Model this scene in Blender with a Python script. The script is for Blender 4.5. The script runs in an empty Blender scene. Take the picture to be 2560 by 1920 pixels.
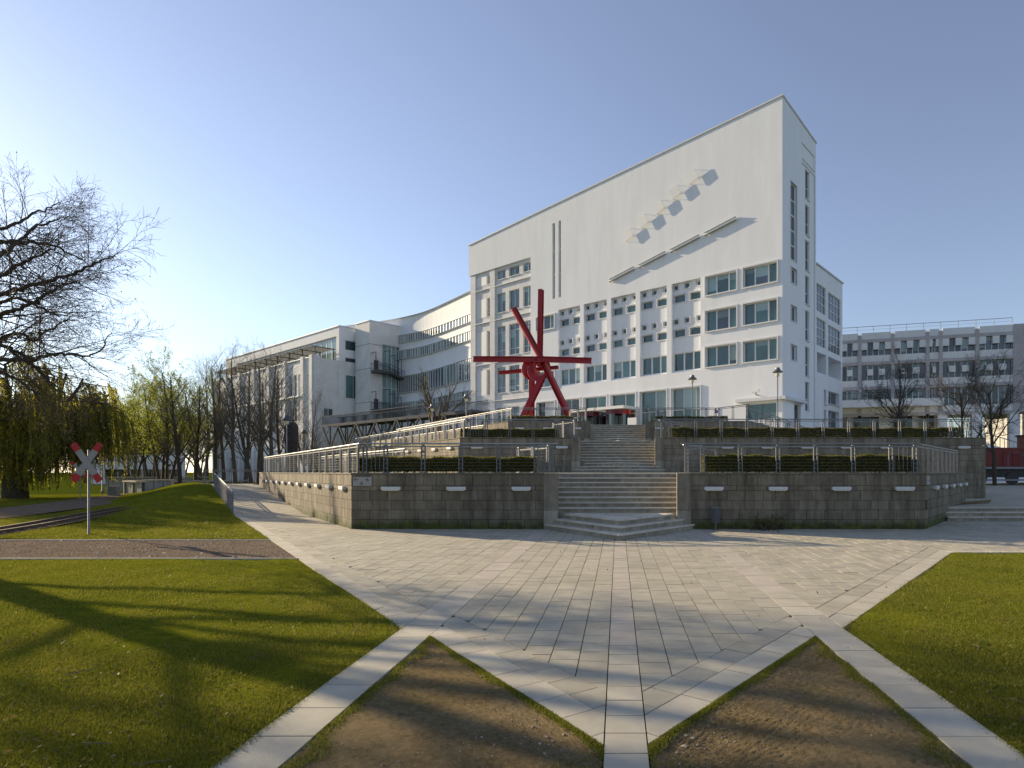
import bpy, math, random
import numpy as np
from mathutils import Vector, Matrix

# ------------------------------------------------------------------ camera, sky, sun, exposure
scene = bpy.context.scene
COL = scene.collection
PX, PY, FPX, EYE = 1545.0, 1179.0, 1500.0, 1.75      # principal point / focal length in photo pixels (2560 x 1920), eye height

cam_d = bpy.data.cameras.new('camera')
cam = bpy.data.objects.new('camera', cam_d)
COL.objects.link(cam)
cam.location = (0, 0, EYE)
cam.rotation_euler = (math.radians(90), 0, 0)
cam_d.sensor_width = 36.0
cam_d.lens = 36.0 * FPX / 2560.0
cam_d.shift_x = -(PX - 1280.0) / 2560.0
cam_d.shift_y = (PY - 960.0) / 2560.0
cam_d.clip_end = 3000
cam_d.clip_start = 0.05
scene.camera = cam

SUN_EL = math.radians(17.0)
SUN_AZ = (-0.858, 0.5137)                               # horizontal direction towards the sun
world = bpy.data.worlds.new('World')
scene.world = world
world.use_nodes = True
wn = world.node_tree
bg = wn.nodes['Background']
sky = wn.nodes.new('ShaderNodeTexSky')
sky.sky_type = 'NISHITA'
sky.sun_disc = False
sky.sun_elevation = SUN_EL
sky.sun_rotation = math.atan2(SUN_AZ[0], SUN_AZ[1])
sky.altitude = 50
sky.air_density = 1.2
sky.dust_density = 0.28
sky.ozone_density = 5.0
hs_ = wn.nodes.new('ShaderNodeHueSaturation')          # hazy white-balanced air, the same in every direction
hs_.inputs['Hue'].default_value = 0.509
hs_.inputs['Saturation'].default_value = 0.70
wn.links.new(sky.outputs[0], hs_.inputs['Color'])
wn.links.new(hs_.outputs[0], bg.inputs[0])
bg.inputs[1].default_value = 0.10

sun_d = bpy.data.lights.new('sun', 'SUN')
sun_d.energy = 5.0
sun_d.angle = math.radians(0.55)
sun_d.color = (1.0, 0.81, 0.54)
sun = bpy.data.objects.new('sun', sun_d)
COL.objects.link(sun)
sv = Vector((SUN_AZ[0] * math.cos(SUN_EL), SUN_AZ[1] * math.cos(SUN_EL), math.sin(SUN_EL)))
sun.rotation_euler = sv.to_track_quat('Z', 'Y').to_euler()
sun.location = sv * 200

scene.view_settings.view_transform = 'Standard'
scene.view_settings.look = 'None'
scene.view_settings.exposure = 0.88
scene.view_settings.gamma = 1.0
scene.view_settings.use_curve_mapping = False

# ------------------------------------------------------------------ helpers
def at(x, y, Y):
    return Vector(((x - PX) / FPX * Y, Y, EYE + (PY - y) / FPX * Y))

WLOC = {}

def tag(o, label=None, cat=None, group=None, kind=None):
    if label: o['label'] = label
    if cat: o['category'] = cat
    if group: o['group'] = group
    if kind: o['kind'] = kind
    return o

def thing(name, label, cat, loc=(0, 0, 0), group=None):
    o = bpy.data.objects.new(name, None)
    o.empty_display_size = 0.3
    COL.objects.link(o)
    o.location = loc
    WLOC[o] = Vector(loc)
    return tag(o, label, cat, group)

def link(o, parent=None, wloc=None):
    COL.objects.link(o)
    if parent is not None:
        o.parent = parent
        WLOC[o] = WLOC.get(parent, Vector((0, 0, 0))).copy()
    else:
        WLOC[o] = Vector((0, 0, 0))
    return o

def inst(name, mesh, parent, loc, rotz=0.0, scale=None):
    """place a shared mesh at a world location under parent"""
    o = bpy.data.objects.new(name, mesh)
    COL.objects.link(o)
    base = Vector((0, 0, 0))
    if parent is not None:
        o.parent = parent
        base = WLOC.get(parent, base)
    o.location = Vector(loc) - base
    if rotz: o.rotation_euler = (0, 0, rotz)
    if scale: o.scale = scale
    WLOC[o] = Vector(loc)
    return o

class MB:
    def __init__(self):
        self.v = []; self.f = []; self.m = []
    def quad(self, a, b, c, d, mi=0):
        n = len(self.v); self.v += [tuple(a), tuple(b), tuple(c), tuple(d)]
        self.f.append((n, n + 1, n + 2, n + 3)); self.m.append(mi)
    def poly(self, pts, mi=0):
        n = len(self.v); self.v += [tuple(p) for p in pts]
        self.f.append(tuple(range(n, n + len(pts)))); self.m.append(mi)
    def hexa(self, p, mi=0):
        n = len(self.v); self.v += [tuple(q) for q in p]
        for f in ((3, 2, 1, 0), (4, 5, 6, 7), (0, 1, 5, 4), (1, 2, 6, 5), (2, 3, 7, 6), (3, 0, 4, 7)):
            self.f.append(tuple(n + i for i in f)); self.m.append(mi)
    def box(self, x0, x1, y0, y1, z0, z1, mi=0):
        self.hexa([(x0, y0, z0), (x1, y0, z0), (x1, y1, z0), (x0, y1, z0), (x0, y0, z1), (x1, y0, z1), (x1, y1, z1), (x0, y1, z1)], mi)
    def obox(self, c, u, half_u, half_v, z0, z1, mi=0):
        """box with 2D axis u, centred c"""
        ux, uy = u; vx, vy = -uy, ux
        p = []
        for z in (z0, z1):
            for a, b in ((-1, -1), (1, -1), (1, 1), (-1, 1)):
                p.append((c[0] + ux * half_u * a + vx * half_v * b, c[1] + uy * half_u * a + vy * half_v * b, z))
        self.hexa(p, mi)
    def prism(self, poly, z0, z1, mi=0, bottom=True):
        n = len(self.v); k = len(poly)
        zz0 = z0 if isinstance(z0, (list, tuple)) else [z0] * k
        zz1 = z1 if isinstance(z1, (list, tuple)) else [z1] * k
        self.v += [(p[0], p[1], zz0[i]) for i, p in enumerate(poly)] + [(p[0], p[1], zz1[i]) for i, p in enumerate(poly)]
        if bottom: self.f.append(tuple(range(n + k - 1, n - 1, -1))); self.m.append(mi)
        self.f.append(tuple(range(n + k, n + 2 * k))); self.m.append(mi)
        for i in range(k):
            j = (i + 1) % k
            self.f.append((n + i, n + j, n + k + j, n + k + i)); self.m.append(mi)
    def bar(self, a, b, w, h=None, mi=0, up=(0, 0, 1)):
        """rectangular bar from a to b"""
        a = Vector(a); b = Vector(b); h = h or w
        d = (b - a).normalized(); upv = Vector(up)
        if abs(d.dot(upv)) > 0.98: upv = Vector((0, 1, 0))
        s = d.cross(upv).normalized() * (w / 2); t = s.cross(d).normalized() * (h / 2)
        self.hexa([a - s - t, a + s - t, a + s + t, a - s + t, b - s - t, b + s - t, b + s + t, b - s + t], mi)
    def tube(self, pts, r, n=8, mi=0, caps=True):
        pts = [Vector(p) for p in pts]
        rr = r if isinstance(r, (list, tuple)) else [r] * len(pts)
        base = len(self.v); k = len(pts)
        for i, p in enumerate(pts):
            d = (pts[min(i + 1, k - 1)] - pts[max(i - 1, 0)]).normalized()
            ref = Vector((0, 0, 1)) if abs(d.z) < 0.95 else Vector((1, 0, 0))
            s = d.cross(ref).normalized(); t = s.cross(d)
            for j in range(n):
                a = 2 * math.pi * j / n
                self.v.append(tuple(p + s * (math.cos(a) * rr[i]) + t * (math.sin(a) * rr[i])))
        for i in range(k - 1):
            for j in range(n):
                j2 = (j + 1) % n
                self.f.append((base + i * n + j, base + i * n + j2, base + (i + 1) * n + j2, base + (i + 1) * n + j)); self.m.append(mi)
        if caps:
            self.f.append(tuple(base + j for j in range(n))); self.m.append(mi)
            self.f.append(tuple(base + (k - 1) * n + j for j in range(n))); self.m.append(mi)
    def lathe(self, c, prof, n=16, mi=0):
        """profile list of (r, z) about the vertical through c"""
        base = len(self.v)
        for r, z in prof:
            for j in range(n):
                a = 2 * math.pi * j / n
                self.v.append((c[0] + r * math.cos(a), c[1] + r * math.sin(a), c[2] + z))
        for i in range(len(prof) - 1):
            for j in range(n):
                j2 = (j + 1) % n
                self.f.append((base + i * n + j, base + i * n + j2, base + (i + 1) * n + j2, base + (i + 1) * n + j)); self.m.append(mi)
    def mesh(self, name, mats, off=(0, 0, 0), smooth=False):
        me = bpy.data.meshes.new(name)
        ox, oy, oz = off
        me.from_pydata([(a - ox, b - oy, c - oz) for a, b, c in self.v], [], self.f)
        mats = mats if isinstance(mats, (list, tuple)) else [mats]
        for m in mats: me.materials.append(m)
        if len(mats) > 1: me.polygons.foreach_set('material_index', self.m)
        if smooth: me.polygons.foreach_set('use_smooth', [True] * len(me.polygons))
        me.update()
        return me
    def build(self, name, mats, parent=None, smooth=False, kind=None):
        off = WLOC.get(parent, (0, 0, 0)) if parent is not None else (0, 0, 0)
        me = self.mesh(name, mats, off, smooth)
        o = bpy.data.objects.new(name, me)
        link(o, parent)
        if kind: o['kind'] = kind
        return o

def np_mesh(name, V, F, mat, smooth=False):
    V = np.asarray(V, dtype=np.float32); F = np.asarray(F, dtype=np.int32)
    me = bpy.data.meshes.new(name)
    me.vertices.add(len(V)); me.vertices.foreach_set('co', V.ravel())
    k = F.shape[1]
    me.loops.add(F.size); me.loops.foreach_set('vertex_index', F.ravel())
    me.polygons.add(len(F)); me.polygons.foreach_set('loop_start', np.arange(0, F.size, k, dtype=np.int32))
    me.update(calc_edges=True)
    for m in (mat if isinstance(mat, (list, tuple)) else [mat]): me.materials.append(m)
    if smooth: me.polygons.foreach_set('use_smooth', np.ones(len(F), dtype=bool))
    me.validate()
    return me

def obj(name, me, parent=None, kind=None):
    o = bpy.data.objects.new(name, me)
    link(o, parent)
    if kind: o['kind'] = kind
    return o

def clip(poly, a, b, c):
    """keep the part of a convex polygon with a*x+b*y<=c"""
    out = []
    for i in range(len(poly)):
        p = poly[i]; q = poly[(i + 1) % len(poly)]
        dp = a * p[0] + b * p[1] - c; dq = a * q[0] + b * q[1] - c
        if dp <= 0: out.append(p)
        if (dp < 0 < dq) or (dq < 0 < dp):
            t = dp / (dp - dq)
            out.append((p[0] + (q[0] - p[0]) * t, p[1] + (q[1] - p[1]) * t))
    return out

def area(p):
    return 0.5 * abs(sum(p[i][0] * p[(i + 1) % len(p)][1] - p[(i + 1) % len(p)][0] * p[i][1] for i in range(len(p))))

# ------------------------------------------------------------------ materials
def nodes(name):
    m = bpy.data.materials.new(name); m.use_nodes = True
    nt = m.node_tree
    return m, nt, nt.nodes, nt.links, nt.nodes['Principled BSDF']

def ramp(N, cols):
    r = N.new('ShaderNodeValToRGB')
    els = r.color_ramp.elements
    els[0].position, els[0].color = cols[0][0], (*cols[0][1], 1)
    els[1].position, els[1].color = cols[-1][0], (*cols[-1][1], 1)
    for p, c in cols[1:-1]:
        e = els.new(p); e.color = (*c, 1)
    return r

def noise(N, L, scale, detail=5, rough=0.6, vec=None, stretch=None):
    n = N.new('ShaderNodeTexNoise')
    n.inputs['Scale'].default_value = scale; n.inputs['Detail'].default_value = detail; n.inputs['Roughness'].default_value = rough
    if vec is None:
        g = N.new('ShaderNodeNewGeometry'); vec = g.outputs['Position']
    if stretch:
        mp = N.new('ShaderNodeMapping'); mp.inputs['Scale'].default_value = stretch
        L.new(vec, mp.inputs[0]); vec = mp.outputs[0]
    L.new(vec, n.inputs['Vector'])
    return n

def mixc(N, L, fac, a, b, mode='MIX'):
    x = N.new('ShaderNodeMix'); x.data_type = 'RGBA'; x.blend_type = mode
    for inp, val in ((x.inputs[0], fac), (x.inputs[6], a), (x.inputs[7], b)):
        if hasattr(val, 'is_linked') or hasattr(val, 'links'): L.new(val, inp)
        elif isinstance(val, (tuple, list)): inp.default_value = (*val, 1)
        else: inp.default_value = val
    return x.outputs[2]

def mth(N, L, op, a, b=0.0, c=None):
    x = N.new('ShaderNodeMath'); x.operation = op
    for i, val in enumerate((a, b, c)):
        if val is None: continue
        if hasattr(val, 'links'): L.new(val, x.inputs[i])
        else: x.inputs[i].default_value = val
    return x.outputs[0]

def rnd_value(N, L):
    oi = N.new('ShaderNodeObjectInfo'); g = N.new('ShaderNodeNewGeometry')
    s = mth(N, L, 'ADD', oi.outputs['Random'], g.outputs['Random Per Island'])
    return mth(N, L, 'FRACT', s)

def mat(name, c1, c2=None, scale=4.0, rough=0.8, bump=0.0, bscale=60.0, metal=0.0, spec=0.4, rnd=0.0, stretch=None, detail=6, dirt=None, dscale=1.2, damt=0.5):
    m, nt, N, L, P = nodes(name)
    P.inputs['Roughness'].default_value = rough; P.inputs['Metallic'].default_value = metal
    P.inputs['Specular IOR Level'].default_value = spec
    col = None
    if c2 is not None:
        n = noise(N, L, scale, detail, stretch=stretch)
        r = ramp(N, [(0.3, c1), (0.7, c2)]); L.new(n.outputs[0], r.inputs[0]); col = r.outputs[0]
    if dirt is not None:
        n = noise(N, L, dscale, 8, 0.7, stretch=(1, 1, 0.25))
        r = ramp(N, [(0.45, (0, 0, 0)), (0.75, (damt, damt, damt))]); L.new(n.outputs[0], r.inputs[0])
        col = mixc(N, L, r.outputs[0], col if col is not None else c1, dirt)
    if rnd:
        v = rnd_value(N, L)
        h = N.new('ShaderNodeMapRange'); h.inputs[3].default_value = 1 - rnd; h.inputs[4].default_value = 1 + rnd
        L.new(v, h.inputs[0])
        x = N.new('ShaderNodeVectorMath'); x.operation = 'SCALE'
        if col is None: x.inputs[0].default_value = c1
        else: L.new(col, x.inputs[0])
        L.new(h.outputs[0], x.inputs['Scale']); col = x.outputs[0]
    if col is None: P.inputs['Base Color'].default_value = (*c1, 1)
    else: L.new(col, P.inputs['Base Color'])
    if bump:
        n = noise(N, L, bscale, 5)
        b = N.new('ShaderNodeBump'); b.inputs['Strength'].default_value = bump; b.inputs['Distance'].default_value = 0.02
        L.new(n.outputs[0], b.inputs['Height']); L.new(b.outputs[0], P.inputs['Normal'])
    return m

def stone_mat(name, ca, cb, stain, moss_h=0.0):
    m, nt, N, L, P = nodes(name)
    P.inputs['Roughness'].default_value = 0.88; P.inputs['Specular IOR Level'].default_value = 0.25
    g = N.new('ShaderNodeNewGeometry'); pos = g.outputs['Position']
    n1 = noise(N, L, 3.0, 8, 0.65, pos); r1 = ramp(N, [(0.3, ca), (0.72, cb)]); L.new(n1.outputs[0], r1.inputs[0])
    v = rnd_value(N, L)
    mr = N.new('ShaderNodeMapRange'); mr.inputs[3].default_value = 0.78; mr.inputs[4].default_value = 1.10; L.new(v, mr.inputs[0])
    sc = N.new('ShaderNodeVectorMath'); sc.operation = 'SCALE'; L.new(r1.outputs[0], sc.inputs[0]); L.new(mr.outputs[0], sc.inputs['Scale'])
    n2 = noise(N, L, 2.2, 9, 0.7, pos, (1.6, 1.6, 0.16))           # vertical run-off streaks
    r2 = ramp(N, [(0.38, (0, 0, 0)), (0.66, (0.9, 0.9, 0.9))]); L.new(n2.outputs[0], r2.inputs[0])
    col = mixc(N, L, r2.outputs[0], sc.outputs[0], stain)
    if moss_h:
        sp = N.new('ShaderNodeSeparateXYZ'); L.new(pos, sp.inputs[0])
        mm = N.new('ShaderNodeMapRange'); mm.inputs[1].default_value = moss_h; mm.inputs[2].default_value = 0.0; L.new(sp.outputs[2], mm.inputs[0])
        n3 = noise(N, L, 1.3, 7, 0.7, pos)
        q = mth(N, L, 'SUBTRACT', mth(N, L, 'ADD', mm.outputs[0], n3.outputs[0]), 0.95)
        q = mth(N, L, 'MULTIPLY', q, 2.6); q = N_clamp(N, L, q)
        n4 = noise(N, L, 5.0, 4, 0.6, pos); r4 = ramp(N, [(0.35, (0.035, 0.036, 0.018)), (0.65, (0.085, 0.10, 0.018))]); L.new(n4.outputs[0], r4.inputs[0])
        col = mixc(N, L, q, col, r4.outputs[0])
    L.new(col, P.inputs['Base Color'])
    nb = noise(N, L, 90, 6, 0.7, pos); b = N.new('ShaderNodeBump'); b.inputs['Strength'].default_value = 0.35; b.inputs['Distance'].default_value = 0.01
    L.new(nb.outputs[0], b.inputs['Height']); L.new(b.outputs[0], P.inputs['Normal'])
    return m

def N_clamp(N, L, v):
    c = N.new('ShaderNodeClamp'); L.new(v, c.inputs[0]); return c.outputs[0]

def brick_mat(name, c1, c2, mortar, uvec, scale=1.0):
    """brick courses in the plane spanned by the horizontal unit vector uvec and z"""
    m, nt, N, L, P = nodes(name)
    P.inputs['Roughness'].default_value = 0.8; P.inputs['Specular IOR Level'].default_value = 0.3
    g = N.new('ShaderNodeNewGeometry')
    d = N.new('ShaderNodeVectorMath'); d.operation = 'DOT_PRODUCT'; L.new(g.outputs['Position'], d.inputs[0]); d.inputs[1].default_value = (uvec[0], uvec[1], 0)
    sp = N.new('ShaderNodeSeparateXYZ'); L.new(g.outputs['Position'], sp.inputs[0])
    cb = N.new('ShaderNodeCombineXYZ'); L.new(d.outputs['Value'], cb.inputs[0]); L.new(sp.outputs[2], cb.inputs[1])
    br = N.new('ShaderNodeTexBrick')
    br.inputs['Color1'].default_value = (*c1, 1); br.inputs['Color2'].default_value = (*c2, 1); br.inputs['Mortar'].default_value = (*mortar, 1)
    br.inputs['Scale'].default_value = scale; br.inputs['Mortar Size'].default_value = 0.012
    br.inputs['Brick Width'].default_value = 0.25; br.inputs['Row Height'].default_value = 0.083
    L.new(cb.outputs[0], br.inputs['Vector'])
    n = noise(N, L, 0.7, 6); r = ramp(N, [(0.3, (0.86, 0.86, 0.86)), (0.7, (1.05, 1.05, 1.05))]); L.new(n.outputs[0], r.inputs[0])
    L.new(mixc(N, L, 1.0, br.outputs[0], r.outputs[0], 'MULTIPLY'), P.inputs['Base Color'])
    b = N.new('ShaderNodeBump'); b.inputs['Strength'].default_value = 0.08; b.inputs['Distance'].default_value = 0.01
    L.new(br.outputs['Fac'], b.inputs['Height']); b.invert = True; L.new(b.outputs[0], P.inputs['Normal'])
    return m

def glass_mat(name, tint, rough=0.03, inner=0.5):
    """window glass: mirror-like coat over a tinted dark body"""
    m, nt, N, L, P = nodes(name)
    P.inputs['Roughness'].default_value = rough
    P.inputs['IOR'].default_value = 1.6
    P.inputs['Specular IOR Level'].default_value = 0.6
    n = noise(N, L, 0.35, 3); r = ramp(N, [(0.3, tuple(t * inner for t in tint)), (0.7, tint)]); L.new(n.outputs[0], r.inputs[0])
    v = rnd_value(N, L)
    mr = N.new('ShaderNodeMapRange'); mr.inputs[3].default_value = 0.55; mr.inputs[4].default_value = 1.3; L.new(v, mr.inputs[0])
    sc = N.new('ShaderNodeVectorMath'); sc.operation = 'SCALE'; L.new(r.outputs[0], sc.inputs[0]); L.new(mr.outputs[0], sc.inputs['Scale'])
    L.new(sc.outputs[0], P.inputs['Base Color'])
    nb = noise(N, L, 0.8, 2); b = N.new('ShaderNodeBump'); b.inputs['Strength'].default_value = 0.02; b.inputs['Distance'].default_value = 0.03
    L.new(nb.outputs[0], b.inputs['Height']); L.new(b.outputs[0], P.inputs['Normal'])
    return m

def leaf_mat(name, cols, trans=0.45, rough=0.6):
    m, nt, N, L, P = nodes(name)
    v = rnd_value(N, L); n = noise(N, L, 1.1, 4)
    q = mth(N, L, 'MULTIPLY_ADD', v, 0.6, mth(N, L, 'MULTIPLY', n.outputs[0], 0.45))
    r = ramp(N, [(i / (len(cols) - 1) * 0.8 + 0.1, c) for i, c in enumerate(cols)]); L.new(q, r.inputs[0])
    L.new(r.outputs[0], P.inputs['Base Color']); P.inputs['Roughness'].default_value = rough; P.inputs['Specular IOR Level'].default_value = 0.25
    t = N.new('ShaderNodeBsdfTranslucent'); L.new(r.outputs[0], t.inputs[0])
    mx = N.new('ShaderNodeMixShader'); mx.inputs[0].default_value = trans
    out = nt.nodes['Material Output']
    L.new(P.outputs[0], mx.inputs[1]); L.new(t.outputs[0], mx.inputs[2]); L.new(mx.outputs[0], out.inputs[0])
    return m

def ground_mat(name, cols, s1, s2, bump, bscale, rough=0.95):
    m, nt, N, L, P = nodes(name)
    P.inputs['Roughness'].default_value = rough; P.inputs['Specular IOR Level'].default_value = 0.0
    n1 = noise(N, L, s1, 8, 0.7); n2 = noise(N, L, s2, 6, 0.75)
    q = mth(N, L, 'MULTIPLY_ADD', n2.outputs[0], 0.55, mth(N, L, 'MULTIPLY', n1.outputs[0], 0.45))
    r = ramp(N, [(0.28 + i / (len(cols) - 1) * 0.44, c) for i, c in enumerate(cols)]); L.new(q, r.inputs[0])
    L.new(r.outputs[0], P.inputs['Base Color'])
    nb = noise(N, L, bscale, 8, 0.75); b = N.new('ShaderNodeBump'); b.inputs['Strength'].default_value = bump; b.inputs['Distance'].default_value = 0.03
    L.new(nb.outputs[0], b.inputs['Height']); L.new(b.outputs[0], P.inputs['Normal'])
    return m

D1 = (-0.786, 0.618); D2 = (0.618, 0.786)
RD = (-0.961, 0.2766)
MT = {}
MT['slab'] = mat('paving_slab', (0.365, 0.335, 0.26), (0.445, 0.41, 0.32), 5.0, 0.85, 0.3, 120, rnd=0.085, dirt=(0.26, 0.235, 0.18), dscale=0.7, damt=0.75)
MT['slab_light'] = mat('pale_slab', (0.42, 0.385, 0.305), (0.505, 0.465, 0.37), 4.0, 0.85, 0.25, 90, rnd=0.07, dirt=(0.30, 0.27, 0.21), dscale=0.8, damt=0.6)
MT['slab_pink'] = mat('pinkish_slab', (0.40, 0.355, 0.295), (0.47, 0.42, 0.35), 4.0, 0.85, 0.25, 90, rnd=0.07, dirt=(0.28, 0.24, 0.19), dscale=0.8, damt=0.6)
MT['joint'] = ground_mat('joint_fill', [(0.06, 0.055, 0.03), (0.09, 0.09, 0.035), (0.12, 0.11, 0.07)], 3, 20, 0.5, 90)
MT['grass'] = ground_mat('lawn', [(0.045, 0.060, 0.008), (0.10, 0.120, 0.010), (0.185, 0.185, 0.016), (0.15, 0.115, 0.03)], 0.5, 5.0, 0.9, 45)
MT['blade'] = leaf_mat('grass_blade', [(0.055, 0.075, 0.008), (0.125, 0.150, 0.011), (0.225, 0.23, 0.02), (0.34, 0.26, 0.07)], 0.4)
MT['soil'] = ground_mat('bare_soil', [(0.095, 0.070, 0.034), (0.185, 0.140, 0.072), (0.30, 0.23, 0.13), (0.19, 0.155, 0.07)], 0.9, 22, 1.0, 85)
MT['gravel'] = ground_mat('gravel_path', [(0.10, 0.076, 0.055), (0.21, 0.160, 0.115), (0.34, 0.265, 0.19)], 1.6, 18, 1.0, 90)
MT['pebble'] = mat('pebble', (0.26, 0.21, 0.155), None, rough=0.85, rnd=0.55)
MT['earth'] = ground_mat('far_ground', [(0.035, 0.048, 0.006), (0.06, 0.078, 0.008), (0.09, 0.10, 0.012)], 0.05, 0.6, 0.3, 8)
MT['stone'] = stone_mat('terrace_stone', (0.175, 0.147, 0.108), (0.29, 0.252, 0.192), (0.075, 0.062, 0.042), 0.62)
MT['stone_up'] = stone_mat('terrace_stone_upper', (0.215, 0.182, 0.138), (0.33, 0.29, 0.225), (0.10, 0.084, 0.058))
MT['coping'] = stone_mat('coping_stone', (0.15, 0.135, 0.10), (0.24, 0.22, 0.17), (0.09, 0.08, 0.05))
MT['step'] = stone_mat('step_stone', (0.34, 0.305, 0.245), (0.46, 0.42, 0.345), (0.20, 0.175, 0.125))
MT['white'] = mat('white_render', (0.745, 0.765, 0.80), (0.80, 0.82, 0.85), 1.4, 0.85, 0.12, 9, spec=0.25, stretch=(1, 1, 0.12), dirt=(0.60, 0.595, 0.58), dscale=0.6, damt=0.30)
MT['panel'] = mat('white_panel', (0.74, 0.74, 0.735), (0.79, 0.79, 0.785), 0.4, 0.6, spec=0.35, rnd=0.03)
MT['trim'] = mat('pale_grey_trim', (0.60, 0.61, 0.63), (0.66, 0.67, 0.69), 1.0, 0.6)
MT['frame'] = mat('white_window_frame', (0.70, 0.71, 0.72), None, rough=0.45)
MT['wbrick_f'] = brick_mat('white_brick_front', (0.80, 0.795, 0.79), (0.73, 0.725, 0.72), (0.60, 0.60, 0.60), D1)
MT['wbrick_s'] = brick_mat('white_brick_side', (0.80, 0.795, 0.79), (0.73, 0.725, 0.72), (0.60, 0.60, 0.60), D2)
MT['rbrick'] = brick_mat('grey_brick', (0.50, 0.46, 0.46), (0.36, 0.33, 0.335), (0.62, 0.60, 0.60), RD)
MT['glass'] = glass_mat('teal_glass', (0.075, 0.165, 0.168))
MT['glass_dark'] = glass_mat('dark_glass', (0.035, 0.05, 0.06))
MT['glass_blue'] = glass_mat('blue_glass', (0.095, 0.135, 0.17))
MT['glass_pale'] = glass_mat('pale_glass', (0.26, 0.37, 0.37), 0.06, 0.75)
MT['steel'] = mat('galvanised_steel', (0.13, 0.135, 0.145), (0.20, 0.205, 0.215), 9, 0.48, metal=0.6)
MT['rail'] = mat('brushed_handrail', (0.30, 0.30, 0.29), None, rough=0.34, metal=0.9)
MT['dark'] = mat('dark_painted_steel', (0.055, 0.06, 0.068), (0.085, 0.09, 0.10), 4, 0.5, spec=0.4)
MT['grey_steel'] = mat('grey_painted_steel', (0.16, 0.17, 0.185), (0.24, 0.25, 0.265), 3, 0.5)
MT['red'] = mat('red_paint', (0.30, 0.010, 0.016), (0.40, 0.016, 0.022), 1.4, 0.42, dirt=(0.16, 0.012, 0.02), dscale=2.2, damt=0.5)
MT['sign_red'] = mat('sign_red', (0.42, 0.012, 0.02), None, rough=0.4)
MT['sign_white'] = mat('sign_white', (0.34, 0.33, 0.32), (0.29, 0.285, 0.28), 6, 0.7)
MT['black'] = mat('black_print', (0.012, 0.012, 0.014), None, rough=0.6)
MT['bark'] = mat('bark', (0.045, 0.036, 0.026), (0.085, 0.068, 0.048), 9, 0.95, 0.8, 30, stretch=(1, 1, 0.3))
MT['bark_grey'] = mat('grey_bark', (0.075, 0.066, 0.05), (0.13, 0.115, 0.085), 8, 0.95, 0.8, 30, stretch=(1, 1, 0.3))
MT['twig'] = mat('twig', (0.055, 0.043, 0.032), (0.085, 0.068, 0.05), 3, 0.9)
MT['twig_pale'] = mat('twig_pale', (0.10, 0.085, 0.06), (0.15, 0.125, 0.09), 3, 0.9)
MT['hedge'] = leaf_mat('hedge_leaf', [(0.06, 0.064, 0.014), (0.115, 0.12, 0.018), (0.175, 0.17, 0.028), (0.22, 0.16, 0.06)], 0.5)
MT['spring'] = leaf_mat('spring_leaf', [(0.12, 0.15, 0.015), (0.22, 0.25, 0.02), (0.34, 0.36, 0.035)], 0.6)
MT['willow'] = leaf_mat('willow_leaf', [(0.16, 0.145, 0.018), (0.30, 0.28, 0.025), (0.42, 0.37, 0.04)], 0.65)
MT['shrub'] = leaf_mat('shrub_leaf', [(0.09, 0.07, 0.03), (0.12, 0.13, 0.03), (0.18, 0.11, 0.05)], 0.4)
MT['dark_stone'] = mat('dark_stele', (0.030, 0.024, 0.026), (0.070, 0.058, 0.056), 8, 0.85, 1.0, 22)
MT['loco_red'] = mat('locomotive_red', (0.13, 0.005, 0.006), (0.17, 0.008, 0.008), 1.0, 0.45)
MT['loco_black'] = mat('locomotive_black', (0.018, 0.018, 0.02), (0.035, 0.033, 0.032), 3, 0.6)
MT['lamp_glass'] = mat('lamp_glass', (0.72, 0.68, 0.48), None, rough=0.3)
MT['wood'] = mat('weathered_wood', (0.10, 0.085, 0.065), (0.16, 0.135, 0.105), 5, 0.85)
MT['rust'] = mat('rusty_rail', (0.10, 0.065, 0.045), (0.16, 0.11, 0.08), 6, 0.6, metal=0.4)
MT['blue'] = mat('blue_band', (0.02, 0.035, 0.28), None, rough=0.3)
MT['orange'] = mat('orange_band', (0.75, 0.12, 0.01), None, rough=0.3)
MT['yellow'] = mat('yellow_band', (0.75, 0.42, 0.02), None, rough=0.3)
MT['plum'] = mat('plum_band', (0.12, 0.012, 0.035), None, rough=0.3)
MT['bridge'] = mat('bridge_steel', (0.085, 0.09, 0.10), (0.13, 0.135, 0.145), 3, 0.85, spec=0.1)
MT['lampgrey'] = mat('lamp_housing_paint', (0.56, 0.56, 0.57), (0.60, 0.60, 0.61), 3, 0.6)
MT['tread_lit'] = mat('tread_stone_lit', (0.50, 0.46, 0.385), (0.60, 0.555, 0.47), 4.0, 0.75, 0.2, 80, rnd=0.07, dirt=(0.28, 0.25, 0.19), dscale=1.5, damt=0.7)  # paler than the steps: light along the tread edges put into the colour
MT['midgrey'] = mat('mid_grey_paint', (0.36, 0.35, 0.32), None, rough=0.6)
MT['bright'] = mat('bright_white_paint', (0.86, 0.86, 0.86), None, rough=0.6)
MT['roof'] = mat('roof_felt', (0.25, 0.25, 0.25), (0.32, 0.32, 0.32), 0.5, 0.9)
MT['concrete'] = mat('concrete', (0.36, 0.35, 0.32), (0.46, 0.445, 0.41), 1.5, 0.9, 0.2, 30, dirt=(0.2, 0.19, 0.16), damt=0.6)
# ------------------------------------------------------------------ ground, lawns, paths
R = random.Random(7)
C0 = 0.05
LZ = 1.70                                             # height of one terrace
RISE = LZ / 11.0

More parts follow.
